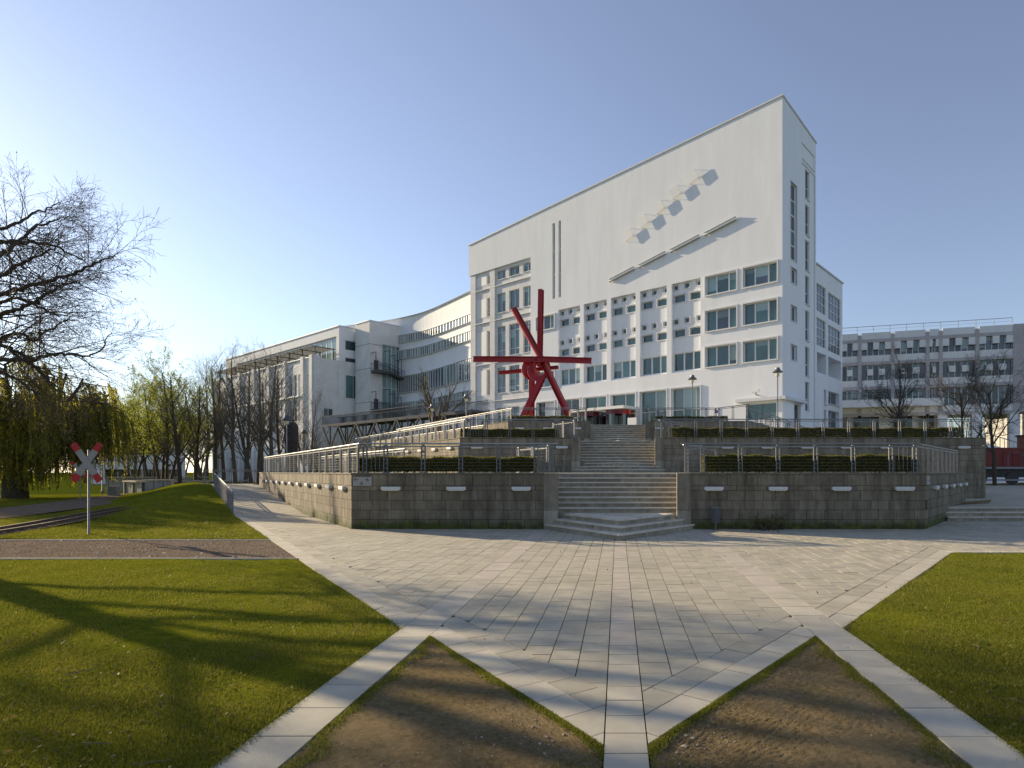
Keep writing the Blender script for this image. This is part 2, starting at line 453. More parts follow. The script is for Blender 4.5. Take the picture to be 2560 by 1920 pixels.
def al(x, y): return -0.6 * x + 0.8 * y               # distance along the left ramp
def pp(x, y): return 0.8 * x + 0.6 * y                # distance across it
AL0, RGRAD = 27.5, 0.06
PPL, PPW = 2.056, 4.476                               # left edge of the ramp, terrace side wall
def zramp(a): return min(max(0.0, (a - AL0) * RGRAD), 0.95)
def from_pa(p, a): return (0.8 * p - 0.6 * a, 0.6 * p + 0.8 * a)
def border_y(x): return 6.72 + (abs(x - C0) - 2.47) * 4 / 3.0
def border_x(y): return 2.47 + (y - 6.72) * 0.75

b = MB(); b.quad((-900, -300, -0.06), (900, -300, -0.06), (900, 1500, -0.06), (-900, 1500, -0.06))
ground = b.build('ground', MT['earth'], kind='structure')

# plaza bed under the slabs
b = MB()
b.poly([(-9.5, 2.0, -0.03), (9.5, 2.0, -0.03), (9.5, 13.0, -0.03), (40, 13.0, -0.03), (40, 22.2, -0.03), (12.3, 22.2, -0.03), (9.6, 18.6, -0.03), (-8.0, 18.6, -0.03), (-12.8, 24.9, -0.03), (-15.2, 23.4, -0.03)])
plaza = b.build('plaza', MT['joint'], kind='structure')

def hump(x, y):
    a = al(x, y); p = pp(x, y)
    k = max(0.0, 1.0 - max(0.0, PPL - p - 0.25) / 5.0)
    k = k * k * (3 - 2 * k)
    return zramp(a) * k + 0.03 * math.sin(x * 0.7 + 1) * math.sin(y * 0.5) * (1 - k) + 0.01

def grid_sheet(name, rows, mat_, kind='structure'):
    m = MB()
    for i in range(len(rows) - 1):
        for j in range(len(rows[i]) - 1):
            m.quad(rows[i][j], rows[i][j + 1], rows[i + 1][j + 1], rows[i + 1][j])
    return m.build(name, mat_, kind=kind, smooth=True)

# left lawn by the plaza, right lawn, upper left lawn with the bank beside the ramp
rows = []
for i in range(26):
    y = 0.5 + (12.05 - 0.5) * i / 25
    xr = -max(border_x(y), 2.47) + C0
    rows.append([(xr - (1 - (1 - t) ** 0.5) * 30 if False else xr - t * t * 24, y, -0.012 + 0.012 * math.sin(3 * t * 8 + y)) for t in [k / 16 for k in range(17)]])
lawn_left = grid_sheet('lawn', rows, MT['grass'])
rows = []
for i in range(26):
    y = 0.5 + (12.98 - 0.5) * i / 25
    xr = max(border_x(y), 2.47) + C0
    rows.append([(xr + t * t * 30, y, -0.012 + 0.012 * math.sin(3 * t * 8 + y)) for t in [k / 16 for k in range(17)]])
lawn_right = grid_sheet('lawn', rows, MT['grass'])
rows = []
for i in range(60):
    y = 15.45 + (46 - 15.45) * i / 59
    xr = -(2.47 + (y - 6.72) * 0.75) + C0
    rows.append([(xr - t ** 1.7 * 45, y, hump(xr - t ** 1.7 * 45, y)) for t in [k / 30 for k in range(31)]])
lawn_back = grid_sheet('lawn', rows, MT['grass'])

b = MB()
b.poly([(-border_x(12.13) + C0, 12.13, -0.008), (-border_x(15.37) + C0, 15.37, -0.008), (-50, 15.37, -0.008), (-50, 12.13, -0.008)])
gravel_path = b.build('path', MT['gravel'], kind='structure')
for y in (12.09, 15.41):
    m = MB(); n = 0
    x = -border_x(y) + C0
    while x > -34:
        m2 = MB(); m2.box(x - 0.99, x, y - 0.025, y + 0.025, -0.05, 0.008)
        o = m2.build('edging_stone', MT['concrete'], gravel_path); x -= 1.0

# second gravel path and its run towards the little bridge
def ribbon(name, pts, w, z, mat_, kind='structure', dz=0.0):
    m = MB(); L_ = []; Rr = []
    for i, p in enumerate(pts):
        q0 = Vector(pts[max(i - 1, 0)]); q1 = Vector(pts[min(i + 1, len(pts) - 1)])
        d = (q1 - q0).normalized(); nrm = Vector((-d.y, d.x))
        L_.append((p[0] + nrm.x * w / 2, p[1] + nrm.y * w / 2)); Rr.append((p[0] - nrm.x * w / 2, p[1] - nrm.y * w / 2))
    for i in range(len(pts) - 1):
        m.quad((*L_[i], z), (*Rr[i], z), (*Rr[i + 1], z), (*L_[i + 1], z))
    return m.build(name, mat_, kind=kind)

def smooth_path(pts, n=8):
    out = []
    P_ = [pts[0]] + list(pts) + [pts[-1]]
    for i in range(1, len(P_) - 2):
        p0, p1, p2, p3 = [Vector(q) for q in P_[i - 1:i + 3]]
        for k in range(n):
            t = k / n
            out.append(tuple(0.5 * ((2 * p1) + (p2 - p0) * t + (2 * p0 - 5 * p1 + 4 * p2 - p3) * t * t + (3 * p1 - p0 - 3 * p2 + p3) * t ** 3)))
    out.append(tuple(Vector(P_[-2])))
    return out

path2 = smooth_path([(-21.5, 14.0), (-24.2, 22.0), (-28.5, 31.5), (-33.5, 40.5), (-38.0, 50.0)])
ribbon('path', path2, 3.4, 0.062, MT['gravel'])

# narrow-gauge track
trk = smooth_path([(-14.5, 6.0), (-15.9, 12.0), (-17.6, 17.3), (-20.9, 24.2), (-25.0, 33.0), (-29.5, 40.5), (-36.5, 48.0)], 10)
track = thing('railway_track', 'narrow gauge railway track curving through the grass past the crossing signs', 'railway track', (trk[20][0], trk[20][1], 0))
for s in (-1, 1):
    L_ = []
    for i, p in enumerate(trk):
        d = (Vector(trk[min(i + 1, len(trk) - 1)]) - Vector(trk[max(i - 1, 0)])).normalized()
        L_.append((p[0] - d.y * 0.30 * s, p[1] + d.x * 0.30 * s, 0.105))
    m = MB()
    for i in range(len(L_) - 1): m.bar(L_[i], L_[i + 1], 0.045, 0.09)
    m.build('rail', MT['rust'], track)
slp = MB(); slp.box(-0.09, 0.09, -0.48, 0.48, 0.0, 0.075); slp_me = slp.mesh('sleeper', MT['wood'])
acc = 0.0
for i in range(len(trk) - 1):
    a = Vector(trk[i]); c = Vector(trk[i + 1]); seg = (c - a).length; d = (c - a) / seg
    while acc < seg:
        p = a + d * acc
        if p.y > 13: inst('sleeper', slp_me, track, (p.x, p.y, 0.0), math.atan2(d.y, d.x))
        acc += 0.62
    acc -= seg
ribbon('trackbed', trk, 1.15, 0.052, MT['soil'])

# soil beds: uneven trodden earth
def soil(s, seed):
    rng = np.random.default_rng(seed); nx, ny = 90, 190
    u = np.linspace(0, 1, nx); v = np.linspace(0, 1, ny)
    X = 0.15 + 1.90 * u[None, :] + 0 * v[:, None]; Yt = 3.84 + (X - 0.14) * 4 / 3
    Y = 2.4 + (Yt - 2.4) * v[:, None]
    Zs = sum(a * np.sin(X * f * math.cos(q) * 6 + Y * f * math.sin(q) * 6 + q * 9 + seed) for a, f, q in ((0.006, 0.5, 0.4), (0.004, 1.1, 1.9), (0.003, 2.3, 2.7), (0.002, 4.1, 1.1)))
    Z = -0.012 + 0.7 * Zs + rng.normal(0, 0.002, (ny, nx)); Z = np.clip(Z, -0.024, -0.003)
    V = np.stack([C0 + s * X, Y, Z], -1).reshape(-1, 3)
    a = (np.arange(ny - 1)[:, None] * nx + np.arange(nx - 1)[None, :]).reshape(-1)
    obj('soil_bed', np_mesh('soil_bed', V, np.stack([a, a + 1, a + nx + 1, a + nx], 1), MT['soil']), None, 'structure')
soil(-1, 1); soil(1, 2)

# ------------------------------------------------------------------ paving slabs
slabs = []      # (polygon, material key)
G = 0.0045
def rect(x0, x1, y0, y1): return [(x0 + G, y0 + G), (x1 - G, y0 + G), (x1 - G, y1 - G), (x0 + G, y1 - G)]
def add(poly, mk):
    if len(poly) > 2 and area(poly) > 0.004: slabs.append((poly, mk))

CHX, CHY = 2.27, 18.3                                  # feet of the pointed bottom steps
def clip_steps(p, side):
    # keep clear of the pointed steps: Y < 15.27 + |x|*4/3
    y0 = CHY - CHX * 4 / 3
    return clip(p, -side * 4 / 3, 1, y0 - side * (4 / 3) * C0 - 0.004)

def column(x0, x1, mk, length, y_start, side, lower=None, jitter=True, ytop=18.28):
    y = y_start - R.random() * length
    while y < ytop + 0.5:
        p = rect(x0, x1, y, y + length)
        p = clip(p, 0, 1, ytop)
        if abs((x0 + x1) / 2 - C0) < CHX + 0.3: p = clip_steps(p, side)
        if lower is not None: p = lower(p)
        if p: add(p, mk)
        y += length

for s in (-1, 1):
    # side strips of long pale slabs
    xs = sorted((C0 + s * 2.06, C0 + s * 2.47))
    y = 2.07
    while y < 18.4:
        p = clip(rect(xs[0], xs[1], y, y + 0.475), 0, 1, 18.28); p = clip_steps(p, s)
        add(p, 'slab_light' if y < 8.5 else 'slab_pink'); y += 0.475
    # central field, seven columns each side, cut by the pointed border
    lowf = lambda p, s=s: clip(p, s * 4 / 3, -1, -(3.85 + 0.92 - 0.14 * 4 / 3) + s * (4 / 3) * C0 - 0.004)
    for k in range(7):
        a, c = C0 + s * (0.14 + k * 1.92 / 7), C0 + s * (0.14 + (k + 1) * 1.92 / 7)
        column(min(a, c), max(a, c), 'slab', 0.29, 3.9, s, lowf)
    # pointed border rows: slabs run along the edge
    for row, mk, ln in ((0, 'slab_light', 0.37), (1, 'slab', 0.33)):
        org = (C0 + s * 0.14, 3.85 + 0.46 * row)
        du = (s * 0.6, 0.8); dv = (-s * 0.8, 0.6)
        t = -0.6 + 0.1 * row
        while t < 3.9:
            q = [(t + G, G), (t + ln - G, G), (t + ln - G, 0.276 - G), (t + G, 0.276 - G)]
            p = [(org[0] + du[0] * a + dv[0] * c, org[1] + du[1] * a + dv[1] * c) for a, c in q]
            p = clip(p, s, 0, s * C0 + 2.06 - G); p = clip(p, -s, 0, -s * C0 - 0.14 - G)
            add(p, mk); t += ln
# centre strip
y = 2.0
while y < 15.4:
    add(clip(rect(C0 - 0.14, C0 + 0.14, y, y + 0.288), 0, 1, CHY - CHX * 4 / 3 - 0.01), 'slab_pink' if y > 6 else 'slab_light'); y += 0.288
# outer fields
for s in (-1, 1):
    low2 = lambda p, s=s: clip(p, s * 4 / 3, -1, -(6.72 + 0.95 - 2.47 * 4 / 3) + s * (4 / 3) * C0 - 0.004)
    k = 0
    while k < 44:
        a, c = C0 + s * (2.47 + k * 0.2745), C0 + s * (2.47 + (k + 1) * 0.2745)
        x0, x1 = min(a, c), max(a, c); xm = (x0 + x1) / 2
        if s < 0:
            def lw(p, f=low2, xm=xm):
                p = f(p)
                p = clip(p, -0.6, 0.8, AL0)
                if xm < -8.13: p = clip(p, 0.8, 0.6, PPW - 0.01)
                return p
            column(x0, x1, 'slab', 0.29, border_y(x1) - 0.3, s, lw, ytop=18.28 if xm > -8.13 else 30)
        else:
            def lw(p, f=low2, xm=xm):
                p = f(p) if xm < 7.2 else clip(p, 0, -1, -13.32)
                if xm > 9.37: p = clip(p, -0.8, 0.6, -(0.8 * 9.37 - 0.6 * 18.3) - 0.01)
                return p
            column(x0, x1, 'slab', 0.29, (border_y(x0) if xm < 7.2 else 13.4) - 0.3, s, lw, ytop=18.28 if xm < 9.37 else 21.2)
        k += 1
    for row, mk, ln, wd in ((0, 'slab_light', 0.42, 0.285), (1, 'slab', 0.30, 0.275)):
        org = (C0 + s * 2.47, 6.72 + (0.475 * row))
        du = (s * 0.6, 0.8); dv = (-s * 0.8, 0.6)
        t = -0.6
        while t < (25.5 if s < 0 else 8.0):
            q = [(t + G, G), (t + ln - G, G), (t + ln - G, wd - G), (t + G, wd - G)]
            p = [(org[0] + du[0] * a + dv[0] * c, org[1] + du[1] * a + dv[1] * c) for a, c in q]
            p = clip(p, -s, 0, -s * C0 - 2.47 - G)
            if s > 0: p = clip(p, 1, 0, 7.25)
            else: p = clip(p, -0.6, 0.8, AL0 - 0.02)
            add(p, mk); t += ln
x = 7.25
while x < 30:
    add(rect(x, x + 0.42, 13.0, 13.31), 'slab_light'); x += 0.42

def lay(parent, polys, limit, zf=lambda x, y: 0.0, th=0.04, seed=1):
    rr = random.Random(seed)
    sized = []
    for p, mk in polys:
        cx = sum(q[0] for q in p) / len(p); cy = sum(q[1] for q in p) / len(p)
        vis = abs((cx / max(cy, 0.1)) * FPX + PX - 1280) < 1300 and cy > 3.4
        sized.append(((area(p) / max(cy, 0.5) ** 3 * cy) if vis else 0, p, mk, cx, cy))
    sized.sort(key=lambda t: -t[0])
    rest = {}
    for i, (sz, p, mk, cx, cy) in enumerate(sized):
        dz = rr.uniform(-0.0025, 0.0025); tx = rr.uniform(-0.003, 0.003); ty = rr.uniform(-0.003, 0.003)
        tops = [zf(q[0], q[1]) + dz + (q[0] - cx) * tx + (q[1] - cy) * ty for q in p]
        if i < limit and sz > 0:
            m = MB(); m.prism([(q[0] - cx, q[1] - cy) for q in p], [t - th for t in tops], tops, bottom=False)
            o = bpy.data.objects.new('slab', m.mesh('slab', MT[mk])); COL.objects.link(o); o.parent = parent
            o.location = Vector((cx, cy, 0)) - WLOC.get(parent, Vector((0, 0, 0)))
        else:
            m = rest.setdefault(mk, MB()); m.prism(p, [t - th for t in tops], tops, bottom=False)
    for mk, m in rest.items():
        m.build('small_slabs', MT[mk], parent, kind='stuff')
lay(plaza, slabs, 300)

# ramp beside the terrace, with its own slabs, and its landing
b = MB()
rws = [AL0, AL0 + 0.95 / RGRAD, 52.0]
for i in range(2):
    a0, a1 = rws[i], rws[i + 1]
    q = [from_pa(PPL, a0), from_pa(PPW + 0.2, a0), from_pa(PPW + 0.2, a1), from_pa(PPL, a1)]
    z = [zramp(a0) - 0.02, zramp(a0) - 0.02, zramp(a1) - 0.02, zramp(a1) - 0.02]
    b.prism(q, -0.06, z)
ramp_o = b.build('ramp', MT['joint'], kind='structure')
rs = []
for k in range(8):
    a = AL0 - R.random() * 0.4; w = (PPW - PPL) / 8
    while a < 46:
        q = [from_pa(PPL + k * w + G, max(a, AL0) + G), from_pa(PPL + (k + 1) * w - G, max(a, AL0) + G), from_pa(PPL + (k + 1) * w - G, a + 0.45 - G), from_pa(PPL + k * w + G, a + 0.45 - G)]
        if a + 0.45 > AL0 + 0.05: rs.append((q, 'slab_light' if k == 0 else 'slab'))
        a += 0.45
lay(ramp_o, rs, 150, lambda x, y: zramp(al(x, y)), seed=3)

# raised pavement on the right behind three steps
ZP = 0.45
b = MB(); b.prism([(12.0, 21.95), (75, 21.95), (75, 90), (14.0, 90), (14.0, 25.3)], -0.05, ZP - 0.02)
pav = b.build('pavement', MT['joint'], kind='structure')
rs = []
y = 22.0
while y < 62:
    x = 11.6 - R.random() * 0.5
    while x < 48:
        p = rect(x, x + 0.8, y, y + 0.6)
        if y < 25.5: p = clip(p, -0.8, 0.6, -(0.8 * 9.37 - 0.6 * 18.3) - 0.02)
        else: p = clip(p, -1, 0, -14.3)
        if p and area(p) > 0.01: rs.append((p, 'slab'))
        x += 0.8
    y += 0.6
lay(pav, rs, 140, lambda x, y: ZP, seed=5)
b = MB(); b.poly([from_pa(0, 0)] * 0 or [(12.9, 23.2, ZP + 0.012), (15.2, 24.6, ZP + 0.012), (17.2, 27.6, ZP + 0.012), (14.8, 25.6, ZP + 0.012)])
b.build('soil_bed', MT['soil'], kind='structure')
low_steps = thing('steps', 'three low stone steps up to the raised pavement beside the right terrace wall', 'steps', (20, 21.6, 0))
for k in range(3):
    x = 11.9 + 0.1 * k - 0.25
    yk = 21.2 + 0.33 * k
    while x < 34:
        m = MB()
        z1 = 0.15 * (k + 1)
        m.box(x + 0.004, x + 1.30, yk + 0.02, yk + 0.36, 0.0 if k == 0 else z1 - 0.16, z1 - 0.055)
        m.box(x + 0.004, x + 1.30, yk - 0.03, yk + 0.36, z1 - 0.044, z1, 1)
        m.build('step_stone', [MT['step'], MT['tread_lit']], low_steps); x += 1.31

# ------------------------------------------------------------------ terraces
L1, L2, L3 = LZ, 2 * LZ, 3 * LZ
SY = (18.3, 29.2, 40.0)                                # front planes of the three terraces
SXL, SXR = -1.84, 1.80                                 # stairway between the walls
def off_l(c, t): return (c[0] - 0.6 * t, c[1] + 0.8 * t)
A1, A2, A3 = (-8.13, 18.3), (-7.7, 29.2), (-7.33, 40.0)
IN = 0.11
def core(name, poly, z0, z1):
    m = MB(); m.prism(poly, z0, z1); return m.build(name, MT['slab'], kind='structure')
i1 = (A1[0] + IN * 1.35, A1[1] + IN); i2 = (A2[0] + IN * 1.35, A2[1] + IN); i3 = (A3[0] + IN * 1.35, A3[1] + IN)
core('terrace', [i1, (SXL - 0.16, 18.47), (-2.277, 21.25), (2.230, 21.25), (SXR + 0.16, 18.41), (9.25, 18.41), (14.45, 25.3), (14.45, 29.4), (14.0, 30.2), (-7.0, 30.2), off_l((-7.0, 30.2), 22), off_l(i1, 23.1)], 0.0, L1)
core('terrace', [i2, (SXL - 0.16, 29.31), (-2.166, 32.15), (2.122, 32.15), (SXR + 0.16, 29.31), (17.78, 29.31), (17.78, 46.5), (-6.6, 41), off_l((-6.6, 41), 24), off_l(i2, 26)], 0.0, L2)
core('terrace', [i3, (SXL - 0.16, 40.11), (-2.116, 42.95), (2.073, 42.95), (SXR + 0.16, 40.11), (8.4, 40.11), (8.4, 45), (17.5, 46), (17.5, 62), (-8, 88), off_l(i3, 34)], 0.0, L3)

COURSES = [0.345, 0.147, 0.298, 0.294, 0.298, 0.298]
BL = 0.55
bcache = {}
def block_mesh(l, h, mk):
    k = (round(l, 2), round(h, 3), mk)
    if k not in bcache:
        m = MB(); e = 0.004; c = 0.006
        l2 = k[0] / 2 - e
        # chamfered front face
        fr = [(-l2 + c, 0, e + c), (l2 - c, 0, e + c), (l2 - c, 0, h - e - c), (-l2 + c, 0, h - e - c)]
        md = [(-l2, c, e), (l2, c, e), (l2, c, h - e), (-l2, c, h - e)]
        bk = [(-l2, 0.1, e), (l2, 0.1, e), (l2, 0.1, h - e), (-l2, 0.1, h - e)]
        n = 0
        m.v = fr + md + bk
        m.f = [(0, 1, 2, 3)] + [(4 + i, 4 + (i + 1) % 4, (i + 1) % 4, i) for i in range(4)] + [(8 + i, 8 + (i + 1) % 4, 4 + (i + 1) % 4, 4 + i) for i in range(4)]
        m.m = [0] * len(m.f)
        bcache[k] = m.mesh('block', MT[mk])
    return bcache[k]

def stone_wall(parent, o, d, length, ztop, mk, zbot=lambda t: 0.0, coping=True, seed=0):
    rr = random.Random(seed)
    ang = math.atan2(d[1], d[0])
    nx, ny = -d[1], d[0]
    z = ztop - 0.035
    for ci in range(40):
        h = COURSES[ci % 6] if ci < 6 else (COURSES[2])
        z -= h
        t = -(BL / 2) if ci % 2 else 0.0
        if ci % 2 and rr.random() < 0.3: t -= 0.12
        alive = False
        while t < length:
            l = BL * (1 if rr.random() > 0.12 else 0.7)
            a, c = max(t, 0.0), min(t + l, length)
            if length - c < 0.15: c = length
            if c - a > 0.05:
                mid = (a + c) / 2
                if z + h > zbot(mid) + 0.02:
                    alive = True
                    dpt = rr.uniform(-0.003, 0.005)
                    inst('stone_block', block_mesh(c - a, h, mk), parent, (o[0] + d[0] * mid + nx * dpt, o[1] + d[1] * mid + ny * dpt, z), ang)
            t = c if c < length else length
            if c >= length: break
            t = a + l if t < 0 or c == a + l else c
        if not alive: break
    if coping:
        t = 0.0
        while t < length - 0.01:
            c = min(t + 1.1, length)
            mid = (t + c) / 2
            m = MB(); m.obox((o[0] + d[0] * mid + nx * 0.14, o[1] + d[1] * mid + ny * 0.14), d, (c - t) / 2 - 0.003, 0.16, ztop - 0.035, ztop + 0.012)
            m.build('coping', MT['coping'], parent); t = c

def tw(name_label, base): return thing('retaining_wall', name_label, 'wall', base)
w1l = tw('lower stone terrace wall carrying the arrow sign, left of the stairway', (-5, 18.3, 0))
stone_wall(w1l, A1, (1, 0), SXL - 0.43 - A1[0], L1, 'stone', seed=1)
stone_wall(w1l, off_l(A1, 23.2), (0.6, -0.8), 23.2, L1, 'stone', lambda t: zramp(al(*off_l(A1, 23.2 - t))), seed=2)
w1r = tw('lower stone terrace wall with the litter bin, right of the stairway', (5, 18.3, 0))
stone_wall(w1r, (SXR + 0.43, 18.3), (1, 0), 9.37 - SXR - 0.43, L1, 'stone', seed=3)
stone_wall(w1r, (9.37, 18.3), (0.6, 0.8), 9.0, L1, 'stone', lambda t: 0.0 if t < 4.6 else ZP, seed=4)
w2l = tw('middle stone terrace wall behind the lower hedge, left of the stairway', (-5, 29.2, L1))
stone_wall(w2l, A2, (1, 0), SXL - 0.43 - A2[0], L2, 'stone_up', lambda t: L1, seed=5)
stone_wall(w2l, off_l(A2, 22), (0.6, -0.8), 22, L2, 'stone_up', lambda t: L1, seed=6)
w2r = tw('long middle stone terrace wall running right to the red locomotive', (9, 29.2, L1))
stone_wall(w2r, (SXR + 0.43, 29.2), (1, 0), 17.9 - SXR - 0.43, L2, 'stone_up', lambda t: L1 if t < 12.2 else ZP, seed=7)
w3l = tw('upper stone terrace wall below the red sculpture, left of the stairway', (-5, 40, L2))
stone_wall(w3l, A3, (1, 0), SXL - 0.43 - A3[0], L3, 'stone_up', lambda t: L2, seed=8)
stone_wall(w3l, off_l(A3, 26), (0.6, -0.8), 26, L3, 'stone_up', lambda t: L2, seed=9)
w3r = tw('upper stone terrace wall below the revolving doors, right of the stairway', (5, 40, L2))
stone_wall(w3r, (SXR + 0.43, 40.0), (1, 0), 8.5 - SXR - 0.43, L3, 'stone_up', lambda t: L2, seed=10)

# ---- stairway: three flights, each with a pointed foot of three steps and eight straight steps
def flight(yw, z0, label):
    st = thing('staircase', label, 'stairs', (0, yw - 1, z0))
    for k in range(3):                                  # pointed steps, left and right arm, stones along the edge
        z1 = z0 + RISE * (k + 1)
        ap = (C0, yw - CHX * 4 / 3 + 0.42 * k)
        hx = (yw - ap[1]) * 0.75
        for s in (-1, 1):
            foot = (C0 + s * hx, yw)
            du = Vector((foot[0] - ap[0], foot[1] - ap[1])); ln = du.length; du /= ln
            nv = Vector((-s * du.y, s * du.x))           # inwards
            cuts = [0.0] + [ln * f for f in ((0.38, 0.72) if k % 2 else (0.30, 0.64))] + [ln]
            for i in range(3):
                a, c = cuts[i] + 0.003, cuts[i + 1] - 0.003
                def P_(t, w):
                    p = Vector(ap) + du * t + nv * w
                    return (p.x, p.y)
                def stone(w0, w1, za, zb, m):
                    q = [P_(a, w0), P_(c, w0), P_(c, w1), P_(a, w1)]
                    if s > 0: pass
                    q = clip(q, -s, 0, -s * C0); q = clip(q, 0, 1, yw + 0.3)
                    if len(q) > 2: m.prism(q, za, zb, 1 if w0 < 0 else 0)
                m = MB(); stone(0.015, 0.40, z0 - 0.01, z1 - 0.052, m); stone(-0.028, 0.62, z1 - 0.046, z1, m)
                if m.v: m.build('step_stone', [MT['step'], MT['tread_lit']], st)
    zl = z0 + 3 * RISE
    m = MB(); apY = yw - CHX * 4 / 3 + 0.42 * 2 + 0.6
    m.prism([(C0, apY), (C0 + (yw + 0.62 - apY) * 0.75, yw + 0.3), (C0 + 2.2, yw + 0.62), (C0 - 2.2, yw + 0.62), (C0 - (yw + 0.62 - apY) * 0.75, yw + 0.3)], z0, zl - 0.004)
    m.build('landing', MT['slab_light'], st)
    TR = 0.325
    for k in range(8):
        z1 = zl + RISE * (k + 1); yk = yw + 0.6 + TR * k
        XL, XR = SXL * (yk + TR) / yw - 0.10, SXR * (yk + TR) / yw + 0.10
        if k == 0: XL, XR = SXL * (yk + TR) / yw - 0.02, SXR * (yk + TR) / yw + 0.02
        offs = R.uniform(0.5, 1.2); xs = [XL]
        while xs[-1] + offs < XR - 0.3: xs.append(xs[-1] + offs); offs = R.uniform(0.85, 1.25)
        xs.append(XR)
        for i in range(len(xs) - 1):
            m = MB()
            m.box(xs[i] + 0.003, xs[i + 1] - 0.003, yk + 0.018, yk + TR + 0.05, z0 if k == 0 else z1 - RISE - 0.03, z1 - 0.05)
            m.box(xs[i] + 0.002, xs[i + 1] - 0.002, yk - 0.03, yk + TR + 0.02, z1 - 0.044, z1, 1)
            m.build('step_stone', [MT['step'], MT['tread_lit']], st)
    # side cheeks beside the stair and low blocks beside the pointed steps
    for s, xx in ((-1, SXL), (1, SXR)):
        m = MB(); m.box(min(xx, xx + s * 0.43), max(xx, xx + s * 0.43), yw + 0.0, yw + 0.16, zl + 0.10, z0 + LZ + 0.005)
        o = m.build('cheek_wall', MT['stone_up'], st)
        m = MB(); m.box(min(xx, xx + s * 0.43) + 0.003, max(xx, xx + s * 0.43) - 0.003, yw + 0.003, yw + 0.2, z0, zl + 0.095)
        m.build('cheek_block', MT['step'], st)
flight(SY[0], 0.0, 'lowest flight of stone stairs rising from the pointed steps on the plaza')
flight(SY[1], L1, 'middle flight of stone stairs between the two hedged terraces')
flight(SY[2], L2, 'top flight of stone stairs leading to the revolving doors')

# side stairs on the right of the upper terrace
ss = thing('side_stairs', 'small side stairs descending right from the upper terrace below the lamp', 'stairs', (9.5, 39, L2))
e = (0.8, -0.6); nrm = (0.6, 0.8)
for k in range(11):
    m = MB(); z1 = L3 - 0.154 * k
    a, c = 0.36 * k, 0.36 * (k + 1)
    q = [(8.5 + e[0] * t + nrm[0] * w, 40.2 + e[1] * t + nrm[1] * w) for t, w in ((a, 0), (c - 0.004, 0), (c - 0.004, 2.4), (a, 2.4))]
    m.prism(q, L2, z1 - 0.045); 
    q = [(8.5 + e[0] * t + nrm[0] * w, 40.2 + e[1] * t + nrm[1] * w) for t, w in ((a, -0.03), (c + 0.02, -0.03), (c + 0.02, 2.42), (a, 2.42))]
    m.prism(q, z1 - 0.044, z1)
    m.build('step_stone', MT['step'], ss)

# ------------------------------------------------------------------ wall lamps
lampm = MB(); lampm.box(-0.285, 0.285, -0.11, 0.0, -0.05, 0.05)
lamp_me = lampm.mesh('lamp_housing', MT['lampgrey'])
brm = MB(); brm.box(-0.24, 0.24, -0.10, 0.0, -0.075, -0.058); br_me = brm.mesh('diffuser', MT['lamp_glass'])
def wall_lamp(x, y, z, ang, label, group):
    t = thing('wall_lamp', label, 'wall lamp', (x, y, z), group)
    inst('lamp_housing', lamp_me, t, (x, y, z), ang); inst('diffuser', br_me, t, (x, y, z), ang)
zc = 0.345 + 0.035 + 0.08
def px_x(px, Y): return (px - PX) / FPX * Y
for px in (979, 1142, 1304): wall_lamp(px_x(px, 18.29), 18.295, L1 - zc, 0, 'flat white bar lamp on the lower wall left of the stairway', 'lamps on the lower left wall')
for px in (1784, 1944, 2102, 2260): wall_lamp(px_x(px, 18.29), 18.295, L1 - zc, 0, 'flat white bar lamp on the lower wall right of the stairway', 'lamps on the lower right wall')
aL = math.atan2(-0.8, 0.6); aR = math.atan2(0.8, 0.6)
for k in range(11):
    p = off_l(A1, 1.0 + 2.0 * k); wall_lamp(p[0], p[1], L1 - zc, aL, 'sunlit white bar lamp on the wall beside the ramp', 'lamps along the ramp wall')
for k in range(5):
    t = 1.6 + 1.75 * k; wall_lamp(9.37 + 0.6 * t, 18.3 + 0.8 * t, L1 - zc, aR, 'white bar lamp on the receding side wall above the low steps', 'lamps on the right side wall')
for px in (1193, 1330, 1405): wall_lamp(px_x(px, 29.19), 29.195, L2 - zc, 0, 'white bar lamp on the middle wall left of the stairway', 'lamps on the middle left wall')
for k in range(6):
    p = off_l(A2, 1.2 + 2.2 * k); wall_lamp(p[0], p[1], L2 - zc, aL, 'white bar lamp on the sunlit middle side wall', 'lamps on the middle side wall')
for px in (1819, 1918, 2017, 2116, 2215, 2409): wall_lamp(px_x(px, 29.19), 29.195, L2 - zc, 0, 'white bar lamp on the long middle wall', 'lamps on the long middle wall')
for px in (1300, 1369, 1443, 1648, 1791): wall_lamp(px_x(px, 39.99), 39.995, L3 - zc, 0, 'white bar lamp on the upper terrace wall', 'lamps on the upper wall')
for k in range(3):
    p = off_l(A3, 1.2 + 2.2 * k); wall_lamp(p[0], p[1], L3 - zc, aL, 'white bar lamp on the sunlit upper side wall', 'lamps on the upper side wall')

# ------------------------------------------------------------------ railings
pm = MB()
for s in (-1, 1):
    pm.box(s * 0.055 - 0.014, s * 0.055 + 0.014, -0.03, 0.03, 0.0, 0.80)
    pm.box(s * 0.055 - 0.05, s * 0.055 + 0.05, -0.05, 0.05, 0.0, 0.012)
for z in (0.14, 0.27, 0.40, 0.53, 0.66, 0.76): pm.box(-0.041, 0.041, -0.012, 0.012, z, z + 0.018)
post_me = pm.mesh('post', MT['steel'])
bm_ = MB(); bm_.box(-0.045, 0.045, -0.028, 0.028, 0.823, 0.865); brk_me = bm_.mesh('bracket', MT['steel'])
bal = MB(); bal.tube([(0, 0, 0.08), (0, 0, 0.80)], 0.008, 6); bal_me = bal.mesh('baluster', MT['steel'])

